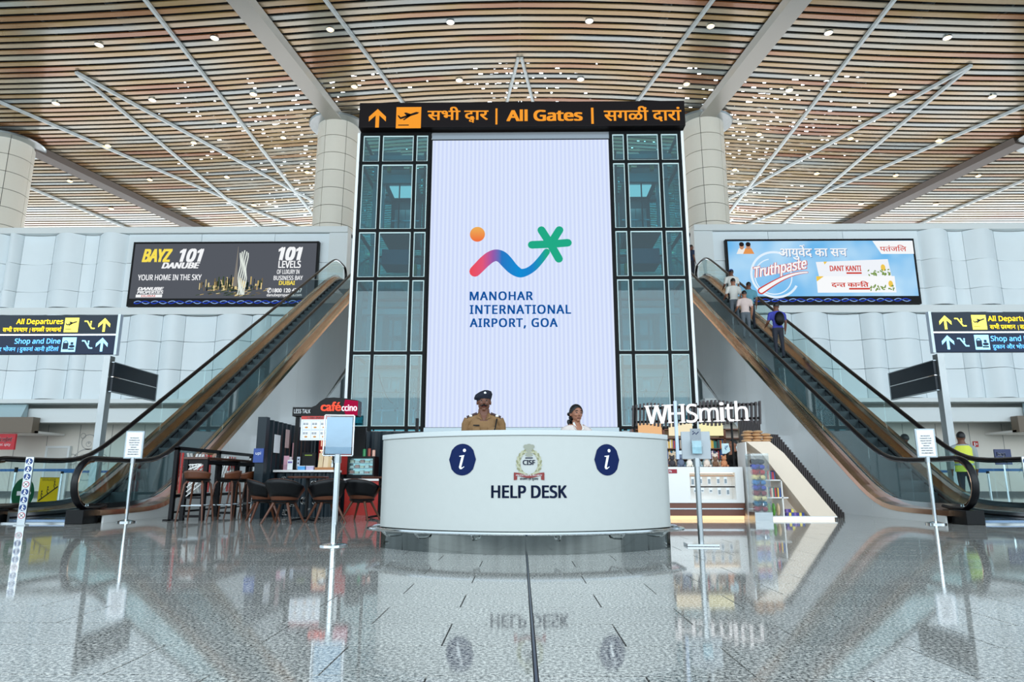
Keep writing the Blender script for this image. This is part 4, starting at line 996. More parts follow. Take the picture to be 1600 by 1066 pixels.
# beret
bm_ = MB(); n = 28
def bf(u, v):
    th = u*2*math.pi; a = v
    prof = [(.0, .172), (.055, .170), (.094, .152), (.108, .116), (.101, .080), (.093, .052)]
    i = min(int(a*5), 4); f_ = a*5-i; r_ = prof[i][0]*(1-f_)+prof[i+1][0]*f_; z_ = prof[i][1]*(1-f_)+prof[i+1][1]*f_
    sag = -.35*max(0, -math.cos(th))*r_*.9*(1 if a < .8 else .3); ex = 1+.18*max(0, -math.cos(th))*(a < .85)
    return ((r_*math.cos(th)*ex)*k, (r_*1.10*math.sin(th)+.006)*k, (hz-.028+z_+sag*.9+.10*(r_*math.cos(th)))*k)
bm_.grid(bf, 28, 15); bm_.build('beret', mat('beret_navy', (16, 20, 38), .8), off, smooth=True)
MB().ell((.012*k, -.106*k, (hz+.098)*k), (.016*k, .005*k, .020*k), 12, 8).build('cap_badge', M_chrome, off, smooth=True)
for s in (-1, 1):
    MB().tube([(s*x*k, y*k, (hz+z)*k) for x, y, z in ((.003, -.108, -.052), (.02, -.104, -.056), (.038, -.088, -.062), (.052, -.074, -.054))], [.008*k, .010*k, .006*k, .003*k], 8).build('moustache', M_hair, off, smooth=True)
    MB().prism([(s*.085*k, 1.49*k), (s*.215*k, 1.445*k), (s*.22*k, 1.465*k), (s*.09*k, 1.515*k)], 'y', -.055*k, .035*k).build('shoulder_strap', mat('epaulette', (58, 30, 34), .6), off)
    MB().box(min(s*.15, s*.185)*k, max(s*.15, s*.185)*k, -.060*k, -.054*k, 1.458*k, 1.482*k).build('epaulette_stripe', M_paper, off)
    MB().add([(s*.02*k, -.105*k, 1.41*k), (s*.085*k, -.102*k, 1.445*k), (s*.075*k, -.04*k, 1.505*k), (s*.05*k, -.07*k, 1.50*k), (s*.012*k, -.125*k, 1.40*k)], [(0, 1, 2, 3), (0, 3, 4)]).build('collar', M_khaki, off)
    MB().box(min(s*.05, s*.14)*k, max(s*.05, s*.14)*k, -.128*k, -.108*k, 1.22*k, 1.32*k).build('pocket', M_khaki, off, bevel=.006)
MB().box(-.135*k, -.055*k, -.133*k, -.124*k, 1.335*k, 1.350*k).build('name_badge', M_black, off)
MB().tube([(.165*k, -.075*k, 1.43*k), (.15*k, -.115*k, 1.35*k), (.125*k, -.13*k, 1.25*k), (.10*k, -.13*k, 1.16*k)], .009*k, 6).build('lanyard', M_black, off, smooth=True)
wom, k, hz = figure('person', 'woman in pale collared blouse looking sideways behind the help desk', (.72, 8.75, 0), R(20), M_blouse, M_jeans, M_skin2, h=1.60, voxel=.0075, female=True)
r3 = random.Random(8); pt = MB()
for i in range(26):
    a = i/26; pt.ell(((.03+r3.uniform(-.035, .035))*-1*k, (.115+r3.uniform(-.02, .035))*k, (hz+.02-.20*a)*k), (.03*k, .028*k, .028*k), 8, 6)
pt.build('ponytail', M_hair, wom, smooth=True)
for s in (-1, 1): MB().add([(s*.02*k, -.098*k, 1.40*k), (s*.065*k, -.10*k, 1.43*k), (s*.07*k, -.03*k, 1.52*k), (s*.055*k, -.05*k, 1.53*k), (s*.008*k, -.115*k, 1.37*k)], [(0, 1, 2, 3), (0, 3, 4)]).build('collar', mat('collar_white', (226, 228, 226), .6), wom)

def riders():
    M_b = mat('blue_violet_jacket', (52, 60, 160), .7); M_w = mat('white_shirt', (216, 214, 208), .7); M_p = mat('pale_pink_shirt', (206, 186, 180), .7); M_t = mat('teal_shirt', (84, 140, 156), .7); M_g = mat('grey_trousers', (92, 100, 108), .8)
    data = [(7.85, 20.0, M_b, M_jeans, 'rider in blue-violet jacket with black backpack on the right escalator', 1.74),
            (7.45, 21.3, M_p, M_g, 'rider in pale pink top just ahead of the backpack wearer', 1.62),
            (7.9, 22.1, M_t, M_jeans, 'rider in teal shirt halfway up the right escalator', 1.68),
            (7.5, 22.9, M_w, M_g, 'rider in white shirt above the teal shirted one', 1.7),
            (7.85, 24.0, M_w, M_jeans, 'rider in white shirt and blue cap, highest on the escalator', 1.7)]
    for i, (x, y, a, b, lab, h) in enumerate(data):
        y = 11.9+.4*round((y-11.9)/.4)+.2
        t, k, hz = figure('person', lab, (x, y, hh(y)+.01), R(180), a, b, M_skin2 if i % 2 else M_skin, h=h, voxel=.022, group='people riding the right escalator', pose='rail')
        if i == 0:
            mb = MB().ell((0, .20*k, 1.22*k), (.15*k, .11*k, .22*k), 14, 10).build('backpack', M_black, t, smooth=True)
        if i == 4: MB().ell((0, 0, (hz+.05)*k), (.09*k, .11*k, .075*k), 14, 8).build('cap', mat('cap_blue', (40, 80, 170), .7), t, smooth=True)
    figure('person', 'person in dark blue top standing on the upper landing by the right column', (8.05, 30.2, 9.79), R(100), mat('dark_blue_top', (30, 52, 84), .7), M_jeans, M_skin, h=1.75, voxel=.025)
    M_v = mat('hi_vis_yellow', (214, 220, 70), .6); M_s = mat('grey_shirt', (150, 158, 160), .7)
    for i, (x, y, r) in enumerate(((8.90, 15.85, 200), (9.72, 15.1, 160))):
        t, k, hz = figure('person', ('worker in yellow hi-vis vest beside right escalator, nearer the centre', 'worker in yellow hi-vis vest right of the blade sign post')[i], (x, y, 0), R(r), M_s, M_jeans, M_skin, h=1.7, voxel=.02, group='workers in hi-vis vests', sleeve='long')
        mb = MB()
        prof = [(1.46, .15, .10), (1.40, .205, .128), (1.2, .19, .135), (1.0, .19, .142), (.88, .20, .148)]
        vs = [(px*k*math.cos(2*math.pi*j/20), py*k*math.sin(2*math.pi*j/20), z*k) for z, px, py in prof for j in range(20)]
        mb.add(vs, [(a*20+j, a*20+(j+1) % 20, (a+1)*20+(j+1) % 20, (a+1)*20+j) for a in range(4) for j in range(20)]).build('vest', M_v, t, smooth=True)
        for z in (1.02, 1.14):
            vs = [((.196*k)*math.cos(2*math.pi*j/20), (.146*k)*math.sin(2*math.pi*j/20), zz*k) for zz in (z, z+.045) for j in range(20)]
            MB().add(vs, [(j, (j+1) % 20, 20+(j+1) % 20, 20+j) for j in range(20)]).build('reflective_band', M_greyalu, t, smooth=True)
riders()

# ------------------------------------------------------------ sign stands near the desk
def sign_stand(label, x, y, z_top, w_, h_, rz, kind, group=None):
    t = thing('sign_stand', label, 'sign stand', (0, 0, 0), group)
    if kind == 'square': box('base', M_chrome, t, -.16, .16, -.13, .13, 0, .025, bevel=.005)
    else: MB().lathe((0, 0, 0), [(.145, 0), (.145, .012), (.12, .022), (.03, .03), (.03, 0)] if kind == 'acryl' else [(.15, 0), (.15, .02), (.05, .04), (.03, .045), (.03, 0)], 28).build('base', M_chrome, t, smooth=True)
    MB().cyl((0, 0, .02), (0, 0, z_top-h_), .030 if kind in ('acryl',) else .028, n=16).build('pole', M_chrome if kind != 'square' else M_steel, t, smooth=True)
    MB().cyl((0, 0, z_top-h_-.08), (0, 0, z_top-h_+.01), .038, n=16).build('collar', M_steel, t, smooth=True)
    z0 = z_top-h_; fr = front(0, -.02, z0)
    if kind == 'acryl':
        box('sign_holder', M_acryl, t, -w_/2, w_/2, -.022, .022, z0, z_top)
        m_ = MB(); m_.box(-w_/2-.008, -w_/2, -.026, .026, z0, z_top); m_.box(w_/2, w_/2+.008, -.026, .026, z0, z_top); m_.box(-w_/2, w_/2, -.026, .026, z_top, z_top+.008); m_.box(-w_/2, w_/2, -.026, .026, z0-.008, z0); m_.build('frame', M_chrome, t)
        m_ = MB(); m_.box(-w_/2+.015, w_/2-.015, .0, .006, z0+.015, z_top-.015); m_.build('insert', mat('insert_silver', (112, 134, 150), .15, .9, bump=.8, scale=7), t)
    elif kind == 'paper':
        box('board', M_greyalu, t, -w_/2, w_/2, -.015, .015, z0, z_top); fr = front(0, -.015, z0)
        Flat(fr, .003).rect(-w_/2+.02, .02, w_/2-.02, h_-.02).build('notice', M_paper, t)
        for i, (s_, wd) in enumerate((('WE REQUEST', .6), ('PASSENGERS TO BE', .72), ('VIGILANT AND NOT', .72), ('TO LEAVE THEIR', .62), ('BAGGAGE', .38), ('UNATTENDED. KINDLY', .75), ('REPORT SUSPICIOUS', .7), ('UNCLAIMED OBJECTS', .75))):
            txt(s_, fr, 0, h_*.73-i*h_*.085, h_*.032, M_ink, t, w=w_*.8*wd, bold=.03, align='C', d=.006)
    else:
        box('board', mat('board_grey', (172, 178, 182), .4), t, -w_/2, w_/2, -.02, .02, z0, z_top, bevel=.004)
        box('suggestion_box', M_acryl, t, -.055, .055, -.10, -.02, z0+.05, z0+.2); box('leaflet', mat('leaflet_aqua', (150, 190, 200), .5, var=.4, scale=20), t, -.048, .048, -.06, -.055, z0+.056, z0+.19)
        box('logo_plate', mat('plate_grey', (140, 146, 152), .4), t, -.055, .055, -.026, -.02, z_top-.12, z_top+.03)
        f = Flat(front(0, -.026, z_top), .003); f.stroke([(-.03, -.03), (-.01, -.01), (.005, -.03), (.03, -.005)], .008); f.ell(-.025, .0, .006); f.build('logo', M_dnavy, t)
        box('side_panel', mat('frosted_strip', (190, 205, 226), .3), t, -w_/2-.06, -w_/2-.03, -.02, .02, z0, z_top+.33)
        box('bracket', M_steel, t, -w_/2-.03, -w_/2, -.01, .01, z0+.05, z0+.09)
    t.location = (x, y, 0); t.rotation_euler = (0, 0, rz); return t
sign_stand('chrome stand with acrylic sign holder left of the help desk', -1.94, 7.2, 1.34, .30, .42, R(8), 'acryl')
sign_stand('steel stand with grey feedback board right of the help desk', 1.86, 7.25, 1.17, .30, .29, R(-4), 'square')
sign_stand('chrome stand with paper notice in front of the left escalator', -6.42, 11.2, 1.47, .29, .45, R(6), 'paper')
sign_stand('chrome stand with tilted paper notice in front of the right escalator', 6.42, 10.85, 1.47, .29, .45, R(-8), 'paper')
def picto_post(label, x, y, s):
    t = thing('safety_post', label, 'post', (0, 0, 0), 'silver pictogram posts at the escalator entries')
    box('post', M_chrome, t, -.058, .058, -.02, .02, 0, 1.02, bevel=.01); box('base', M_steel, t, -.085, .085, -.05, .05, 0, .015)
    fr = front(0, -.02, 0); bl = mat('picto_blue', (22, 60, 120), .4); rd = mat('picto_red', (186, 40, 50), .4)
    for i in range(8):
        z = .95-.115*i
        if i in (3, 7):
            o = Flat(fr, .003).ell(0, z, .046).build('prohibition_ring', rd, t); Flat(fr, .004).ell(0, z, .037).build('prohibition_disc', M_paper, o)
            f = Flat(fr, .006); f.stroke([(-.022, z-.022), (.022, z+.022)], .008); f.stroke([(-.022, z+.022), (.022, z-.022)], .008); f.build('cross', M_ink, o)
        else:
            o = Flat(fr, .003).ell(0, z, .048).build('pictogram_disc', bl, t); f = Flat(fr, .006)
            f.ell(.0, z+.026, .010); f.stroke([(0, z+.015), (-.006, z-.010), (.012, z-.034)], .014); f.stroke([(-.006, z-.012), (-.02, z-.034)], .010); f.stroke([(0, z+.01), (.024, z-.002)], .008); f.build('figure', M_paper, o)
    t.location = (x, y, 0); t.rotation_euler = (0, 0, R(10*s)); return t
picto_post('silver post with blue pictogram discs before the left escalator', -7.55, 10.4, 1)
picto_post('silver post with blue pictogram discs before the right escalator', 7.62, 10.4, -1)

# ------------------------------------------------------------ café seating
M_scr = mat('screen_black', (14, 12, 16), .45, spec=.2)
t = thing('partition_screen', 'black partition screen with slanted white and red slats by left escalator', 'partition', (-5.9, 13.2, 0))
X = -5.92; ya, yb, zt = 11.65, 14.9, 1.22
for y in (ya, (ya+yb)/2, yb): box('post', M_scr, t, X-.03, X+.03, y-.04, y+.04, 0, zt)
box('top_rail', M_scr, t, X-.03, X+.03, ya-.04, yb+.04, zt-.04, zt+.02); box('bottom_rail', M_scr, t, X-.03, X+.03, ya, yb, .38, .43); box('low_rail', M_scr, t, X-.02, X+.02, ya, yb, .12, .15)
for i in range(26):
    y = ya+.08+i*.12; m_ = M_wht if i % 9 not in (0, 1, 8) else M_red
    z0 = .45 if i % 4 else .5; up = 1 if (i//6) % 2 == 0 else -1; y1 = y+.42*up
    y1 = min(max(y1, ya+.04), yb-.04)
    if m_ is M_red: y1 = y+.01
    MB().bar((X+.0, y, z0), (X, y1, zt-.08), .02, .035, up=(1, 0, 0)).build('slat', m_, t)
for k_ in range(3): box('foot', M_scr, t, X-.12, X+.12, ya+k_*(yb-ya)/2-.04, ya+k_*(yb-ya)/2+.04, 0, .02)
t = thing('bar_table', 'long high bar table with dark wood top beside the slatted partition', 'table', (-5.5, 12.9, 0))
box('table_top', M_woodt, t, -5.78, -5.36, 11.6, 14.4, 1.02, 1.06, bevel=.006)
for y in (11.66, 12.95, 14.3):
    for x in (-5.74, -5.40): box('leg', M_scr, t, x-.035, x+.035, y-.035, y+.035, 0, 1.02)
    box('foot_bar', M_scr, t, -5.71, -5.43, y-.02, y+.02, .05, .09); box('apron', M_scr, t, -5.705, -5.435, y-.02, y+.02, .95, 1.02)
    if y < 12:
        box('end_bar', M_scr, t, -5.71, -5.43, y-.02, y+.02, .36, .39)
        for i in range(9):
            z0 = .40+.075*i; x0 = -5.70; x1 = -5.44; MB().bar((x0, y, z0), (x1, y, min(z0+.22, .95)), .016, .022, up=(0, 1, 0)).build('slat', M_wht if i not in (3, 4) else M_red, t)
for x in (-5.74, -5.40): box('side_rail', M_scr, t, x-.02, x+.02, 11.7, 14.26, .95, 1.0)
def stool():
    t = thing('bar_stool', '', 'stool', (0, 0, 0), 'walnut and black bar stools at the high table')
    MB().ell((0, 0, .675), (.20, .19, .045), 20, 8).build('seat', M_blk_leather, t, smooth=True)
    def bk(u, v): a = R(-80+160*u); r = .205+.03*v; return (r*math.sin(a), r*math.cos(a)*.95, .69+.14*v*(.55+.45*math.cos(a)))
    o = MB().grid(bk, 14, 4).build('backrest', M_wood, t, smooth=True); m_ = o.modifiers.new('s', 'SOLIDIFY'); m_.thickness = .018
    o = MB().grid(lambda u, v: tuple(c*q for c, q in zip(bk(u*.9+.05, v*.9+.05), (.93, .93, 1))), 14, 4).build('back_pad', M_blk_leather, t, smooth=True); m_ = o.modifiers.new('s', 'SOLIDIFY'); m_.thickness = .02
    for sx in (-1, 1):
        for sy in (-1, 1): MB().tube([(sx*.12, sy*.12, .65), (sx*.15, sy*.15, .60), (sx*.215, sy*.205, 0)], [.017, .019, .013], 8).build('leg', M_wood, t, smooth=True)
    MB().tube([(.19*math.cos(2*math.pi*i/4+math.pi/4)*1.35*.92, .19*math.sin(2*math.pi*i/4+math.pi/4)*1.35*.92, .26) for i in range(4)], .010, 6, closed=True).build('footrest', M_chrome, t)
    return t
st0 = stool()
for i, (x, y, rz, lab) in enumerate(((-5.05, 11.75, -90, 'nearest stool on the kiosk side of the high bar table'), (-5.05, 12.4, -88, 'second nearest stool on the kiosk side of the bar table'), (-5.05, 13.05, -92, 'third stool on the kiosk side of the bar table'), (-5.05, 13.7, -90, 'farthest stool on the kiosk side of the bar table'), (-5.36, 11.33, 180, 'stool tucked at the near end of the bar table'))):
    o = st0 if i == 0 else copy_tree(st0); o.location = (x, y, 0); o.rotation_euler = (0, 0, R(rz)); o['label'] = lab
def bucket():
    t = thing('bucket_chair', '', 'chair', (0, 0, 0), 'walnut bucket chairs at the café tables')
    def sh(u, v):
        a = R(-115+230*u); r = .18+.12*v; hgt = .32+(.06+.31*max(0, math.cos(a*.62))**.8)*v
        return (r*1.02*math.sin(a), r*math.cos(a), hgt)
    o = MB().grid(sh, 22, 6).build('shell', M_wood, t, smooth=True); m_ = o.modifiers.new('s', 'SOLIDIFY'); m_.thickness = .014
    o = MB().grid(lambda u, v: tuple(c*q for c, q in zip(sh(u*.8+.1, v*.7+.28), (1.045, 1.045, 1.0))), 22, 4).build('back_pad', M_blk_leather, t, smooth=True); m_ = o.modifiers.new('s', 'SOLIDIFY'); m_.thickness = .02
    MB().ell((0, -.01, .345), (.22, .22, .045), 20, 8).build('seat', M_blk_leather, t, smooth=True)
    for sx in (-1, 1):
        for sy in (-1, 1): MB().tube([(sx*.11, sy*.11, .33), (sx*.25, sy*.23, 0)], [.025, .015], 8).build('leg', M_wood, t, smooth=True)
    MB().lathe((0, 0, 0), [(.14, .295), (.16, .305), (.16, .32), (.14, .32)], 16).build('seat_plate', M_black, t)
    return t
ch0 = bucket()
for i, (x, y, rz, lab) in enumerate(((-3.77, 10.95, 172, 'bucket chair with its back to the camera at left café table'), (-4.28, 11.45, 120, 'bucket chair left of the left café table by the graffiti counter'), (-3.15, 11.15, 215, 'bucket chair right of the left café table, brown side showing'), (-2.72, 11.75, 165, 'bucket chair behind the acrylic sign pole, red counter behind it'), (-2.15, 12.0, 200, 'bucket chair half hidden by the left end of the help desk'))):
    o = ch0 if i == 0 else copy_tree(ch0); o.location = (x, y, 0); o.rotation_euler = (0, 0, R(rz)); o['label'] = lab
def rtable(x, y, lab):
    t = thing('cafe_table', lab, 'table', (x, y, 0), 'round café tables before the kiosk')
    MB().lathe((x, y, 0), [(.0, .70), (.33, .70), (.34, .712), (.34, .725), (.33, .735), (0, .735)], 28).build('table_top', M_woodt, t, smooth=True)
    MB().cyl((x, y, .05), (x, y, .70), .03, n=12).build('pedestal', M_black, t)
    for i in range(4): a = R(45+90*i); MB().bar((x, y, .05), (x+.26*math.cos(a), y+.26*math.sin(a), .02), .05, .03).build('foot', M_black, t)
rtable(-3.62, 11.62, 'round dark wood café table in front of the graffiti counter'); rtable(-2.55, 12.42, 'round dark wood café table in front of the red counter')

# ------------------------------------------------------------ café kiosk
M_cont = mat('corrugated_black', (16, 32, 40), .4, var=.1, scale=4, spec=.3)
t = thing('cafe_kiosk', 'dark corrugated café kiosk with graffiti counter beside left escalator', 'kiosk', (-3.8, 13.8, 0))
def corr(x0, y0, x1, y1, z0, z1, n, name='corrugated_wall', m=M_cont):
    d = Vector((x1-x0, y1-y0, 0)); L = d.length; d.normalize(); nn = Vector((d.y, -d.x, 0)); mb = MB(); vs = []
    for i in range(n*4+1):
        s_ = i/(n*4)*L; a = (0, 1, 1, 0)[i % 4]*.035
        p = Vector((x0, y0, 0))+d*s_+nn*a; q = p-nn*.03
        vs += [(p.x, p.y, z0), (p.x, p.y, z1), (q.x, q.y, z1), (q.x, q.y, z0)]
    f = [(i*4+j, i*4+(j+1) % 4, (i+1)*4+(j+1) % 4, (i+1)*4+j) for i in range(n*4) for j in range(4)]+[(0, 1, 2, 3), (n*16+3, n*16+2, n*16+1, n*16)]
    mb.add(vs, f); return mb.build(name, m, t)
box('corner_post', M_cont, t, -4.78, -4.62, 12.2, 12.36, 0, 1.80)
corr(-4.70, 12.36, -4.70, 16.2, 0, 1.78, 16)
corr(-4.62, 12.9, -3.55, 12.9, 0, .80, 7, 'counter_front')
corr(-4.6, 15.2, -2.2, 15.2, 0, 1.75, 10, 'back_wall')
box('counter_slab', M_wht, t, -4.66, -3.52, 12.8, 13.4, .82, .86, bevel=.004)
box('counter_side', M_black, t, -3.58, -3.52, 12.92, 13.4, 0, .82)
box('doorway', M_black, t, -3.5, -3.22, 14.0, 14.1, 0, 1.75); box('red_panel', M_red, t, -3.98, -3.62, 15.0, 15.12, .8, 1.7)
box('red_counter', mat('red_corrugated', (176, 36, 26), .4), t, -3.48, -2.1, 13.55, 14.1, 0, .66); box('red_counter_slab', M_wht, t, -3.5, -2.08, 13.5, 14.12, .66, .70)
box('red_wall', M_red, t, -2.5, -2.42, 14.1, 15.1, 0, 1.45); box('red_pillar', M_red, t, -2.42, -2.2, 13.9, 14.1, .70, 1.5)
for x in (-2.1,): box('canopy_post', M_black, t, x-.03, x+.03, 13.62, 13.68, .70, 1.9)
box('graffiti_post', M_black, t, -4.35, -4.28, 12.96, 13.02, .86, 1.86); box('graffiti_post', M_black, t, -3.6, -3.53, 12.96, 13.02, .86, 1.86)
fr = front(0, 12.86, 0)
g = Flat(fr, .002)
def let(b_, u, v, h_, sh=0): txt(b_, fr, u, v, h_, M_wht, t, d=.004, bold=.03, shear=sh, name='graffiti_lettering')
let('&', -4.52, .60, .13); let('so', -3.95, .52, .17); let('one', -3.80, .47, .12, .2); let('0', -4.55, .33, .18, .3); let('e', -4.35, .20, .18, .1); let('c', -4.12, .24, .15); let('u', -3.9, .24, .13); let('a', -4.45, .04, .12); let('r', -4.0, .06, .12)
# fascia with lettering
sgn = thing('cafe_sign', 'black café fascia sign with red and white glowing letters', 'sign', (-3.7, 12.8, 1.85))
box('fascia', M_black, sgn, -4.33, -3.82, 12.7, 12.95, 1.86, 2.03)
MB().prism([(-3.95, 1.86), (-3.95, 2.03), (-3.88, 2.06), (-3.80, 2.14), (-3.70, 2.20), (-3.55, 2.21), (-3.30, 2.19), (-3.08, 2.15), (-3.08, 1.86)], 'y', 12.66, 12.95).build('arched_board', M_black, sgn)
Flat(front(0, 12.66, 0), .003).poly([(-3.30, 1.87), (-3.08, 1.87), (-3.08, 2.14), (-3.33, 2.17), (-3.36, 2.0)]).build('magenta_patch', emat('magenta', (176, 24, 70), .9), sgn)
txt('LESS TALK', front(0, 12.70, 0), -4.30, 1.915, .075, M_paper, sgn, w=.31, d=.004)
txt('café', front(0, 12.66, 0), -3.78, 1.955, .14, emat('neon_red', (250, 92, 70), 1.3), sgn, w=.38, bold=.02, d=.012, extrude=.05)
txt('ccino', front(0, 12.66, 0), -3.385, 1.955, .11, emat('neon_white', (250, 235, 250), 1.3), sgn, w=.29, bold=.02, d=.012, extrude=.05)
mb_ = thing('menu_board', 'white hanging menu board with red header under the café sign', 'board', (-3.9, 12.6, 1.42))
box('board', M_paper, mb_, -4.12, -3.58, 12.60, 12.63, 1.40, 1.85); fr = front(0, 12.60, 0)
Flat(fr, .003).rect(-4.12, 1.79, -3.58, 1.85).build('header', M_red, mb_); txt('COMBO MEALS', fr, -3.85, 1.802, .032, M_paper, mb_, align='C', d=.005, bold=.02)
f = Flat(fr, .003); g = Flat(fr, .003); h_ = Flat(fr, .003)
for i in range(3):
    for j in range(2):
        x, z = -4.09+.165*i, 1.60-.175*j
        h_.rect(x, z, x+.155, z+.003); h_.rect(x, z+.16, x+.155, z+.163); h_.rect(x, z, x+.003, z+.16)
        for q in range(4): f.rect(x+.015+.05*(q % 2), z+.09+.02*(q//2), x+.055+.05*(q % 2), z+.10+.02*(q//2))
        g.ell(x+.075, z+.04, .03, .016, 12)
f.build('print', M_ink, mb_); g.build('food_picture', mat('food_orange', (206, 140, 60), .5), mb_); h_.build('print_frame', mat('print_blue', (110, 140, 190), .5), mb_)
box('hanger', M_black, mb_, -3.86, -3.84, 12.61, 12.62, 1.85, 1.87)
# posters on the corrugated side wall
def poster(label, y0, y1, z0, z1, m, cat='poster', x=-4.66, txtb=None):
    o = tag(box('poster', m, None, x, x+.012, y0, y1, z0, z1), label, cat); return o
poster('narrow white poster nearest the corner post of the kiosk', 12.75, 13.05, 1.18, 1.52, M_paper); poster('slim white and red poster high on the corrugated wall', 13.35, 13.55, 1.3, 1.66, mat('poster_pink', (222, 190, 186), .6))
poster('tilted pink poster above the menu stand on the corrugated wall', 13.8, 14.1, 1.02, 1.42, mat('poster_rose', (226, 170, 176), .6))
o = tag(box('blue_sign', mat('blue_plate', (28, 66, 140), .4), None, -4.80, -4.62, 12.16, 12.19, .98, 1.23), 'small blue plate on the front of the kiosk corner post', 'sign'); txt('upi', front(0, 12.16, 0), -4.76, 1.12, .05, M_paper, o, d=.004)
o = tag(box('slogan_sign', M_red, None, -4.50, -4.03, 15.08, 15.12, 1.10, 1.64), 'cream and red illuminated slogan sign on the kiosk back wall', 'sign')
for b_, z in (('THOUGHT', 1.42), ('TO BE', 1.16)): txt(b_, front(0, 15.08, 0), -4.47, z, .17, emat('slogan_glow', (255, 236, 200), 1.2), o, d=.008, w=.42 if z > 1.3 else .30, bold=.03)
# counter goods
def small(name, label, cat, fn, group=None):
    t = thing(name, label, cat, (0, 0, 0), group); fn(t); return t
Zc = .86
def pos(t):
    box('terminal', M_black, t, -4.20, -3.93, 13.0, 13.06, Zc+.08, Zc+.33, bevel=.008); box('foot', M_black, t, -4.15, -3.98, 12.98, 13.14, Zc, Zc+.02); box('neck', M_black, t, -4.08, -4.04, 13.03, 13.07, Zc+.02, Zc+.1)
    Flat(front(0, 13.0, 0), .003).rect(-4.14, Zc+.27, -4.0, Zc+.29).build('display_strip', emat('pos_green', (150, 180, 90), .7), t)
small('cash_register', 'black sales terminal in the middle of the café counter', 'terminal', pos)
def pay(t):
    box('plate', M_paper, t, -4.43, -4.33, 12.9, 12.91, Zc, Zc+.19); f = Flat(front(0, 12.9, 0), .003); f.rect(-4.42, Zc+.13, -4.34, Zc+.16); f.build('print', mat('pay_violet', (110, 90, 170), .5), t); box('foot', M_paper, t, -4.43, -4.33, 12.9, 12.98, Zc, Zc+.006)
small('payment_placard', 'small white payment placard at the front of the café counter', 'placard', pay)
def lf(t):
    for i, c_ in enumerate(((226, 170, 186), (236, 224, 226), (200, 120, 140))): box('leaflet', mat('leaflet_%d' % i, c_, .6), t, -4.54+.05*i, -4.44+.05*i, 13.0+.03*i, 13.01+.03*i, Zc, Zc+.27-.02*i)
    box('holder', M_acryl, t, -4.56, -4.33, 12.97, 13.1, Zc, Zc+.1)
small('leaflet_rack', 'pink menu leaflets standing in a holder at the counter corner', 'rack', lf)
def cd(t):
    box('card', mat('card_grey', (186, 196, 212), .5), t, -4.32, -4.22, 12.98, 12.99, Zc, Zc+.25); f = Flat(front(0, 12.98, 0), .003)
    for j in range(3): f.ell(-4.295, Zc+.06+.07*j, .015); f.ell(-4.25, Zc+.06+.07*j, .015)
    f.build('print', M_ink, t); box('foot', M_ink, t, -4.34, -4.2, 12.96, 13.04, Zc, Zc+.02)
small('tent_card', 'pale grey standing card with dark dots left of the terminal', 'card', cd)
for i, (x, c_, lab) in enumerate(((-4.15, (80, 160, 220), 'light blue box in front of the sales terminal'), (-3.99, (190, 180, 210), 'lilac striped box right of the light blue one'))):
    o = thing('counter_box', lab, 'box', (x, 12.9, Zc)); box('box', mat('cbox_%d' % i, c_, .5, var=.3, scale=30), o, x-.07, x+.07, 12.86, 12.95, Zc, Zc+.07, bevel=.004); box('lid', M_paper, o, x-.071, x+.071, 12.859, 12.951, Zc+.07, Zc+.078)
def tray(t):
    box('tray', mat('oak', (170, 112, 62), .5, var=.2), t, -3.90, -3.55, 12.88, 13.1, Zc, Zc+.05, bevel=.004)
small('wooden_tray', 'light oak tray at the right end of the café counter', 'tray', tray)
for i, (x, h2, c_) in enumerate(((-3.82, .27, (222, 196, 156)), (-3.72, .22, (232, 206, 170)), (-3.64, .20, (214, 184, 140)))):
    o = thing('paper_bag', ('tall cream paper bag on the left of the oak tray', 'middle cream paper bag on the oak tray', 'small tan paper bag on the right of the oak tray')[i], 'bag', (x, 13.0, Zc+.05), 'paper bags on the oak tray')
    m_ = MB(); m_.add([(x-.045, 12.95, Zc+.05), (x+.045, 12.95, Zc+.05), (x+.045, 13.05, Zc+.05), (x-.045, 13.05, Zc+.05), (x-.04, 12.99, Zc+.05+h2), (x+.045, 12.985, Zc+.04+h2), (x+.045, 13.01, Zc+.04+h2), (x-.04, 13.015, Zc+.05+h2)], [(0, 1, 2, 3), (4, 5, 6, 7), (0, 1, 5, 4), (1, 2, 6, 5), (2, 3, 7, 6), (3, 0, 4, 7)]).build('bag', mat('bag_%d' % i, c_, .7), o)
def btl(t):
    MB().lathe((-3.585, 12.93, Zc+.05), [(.0, 0), (.022, 0), (.024, .06), (.012, .085), (.009, .11), (0, .11)], 12).build('bottle', mat('clear_gel', (200, 210, 210), .1, .3), t, smooth=True); MB().tube([(-3.585, 12.93, Zc+.16), (-3.585, 12.93, Zc+.18), (-3.61, 12.93, Zc+.18)], .005, 6).build('pump', M_paper, t)
small('pump_bottle', 'small clear pump bottle at the tray edge', 'bottle', btl)
tag(MB().ell((-4.03, 14.2, 1.28), (.11, .12, .13), 16, 10).build('dome_mirror', M_chrome, None, smooth=True), 'round silver dome behind the sales terminal', 'dome'); 
MB().cyl((-4.03, 14.2, 0), (-4.03, 14.2, 1.17), .02, n=8).build('stem', M_black, bpy.data.objects['dome_mirror'])
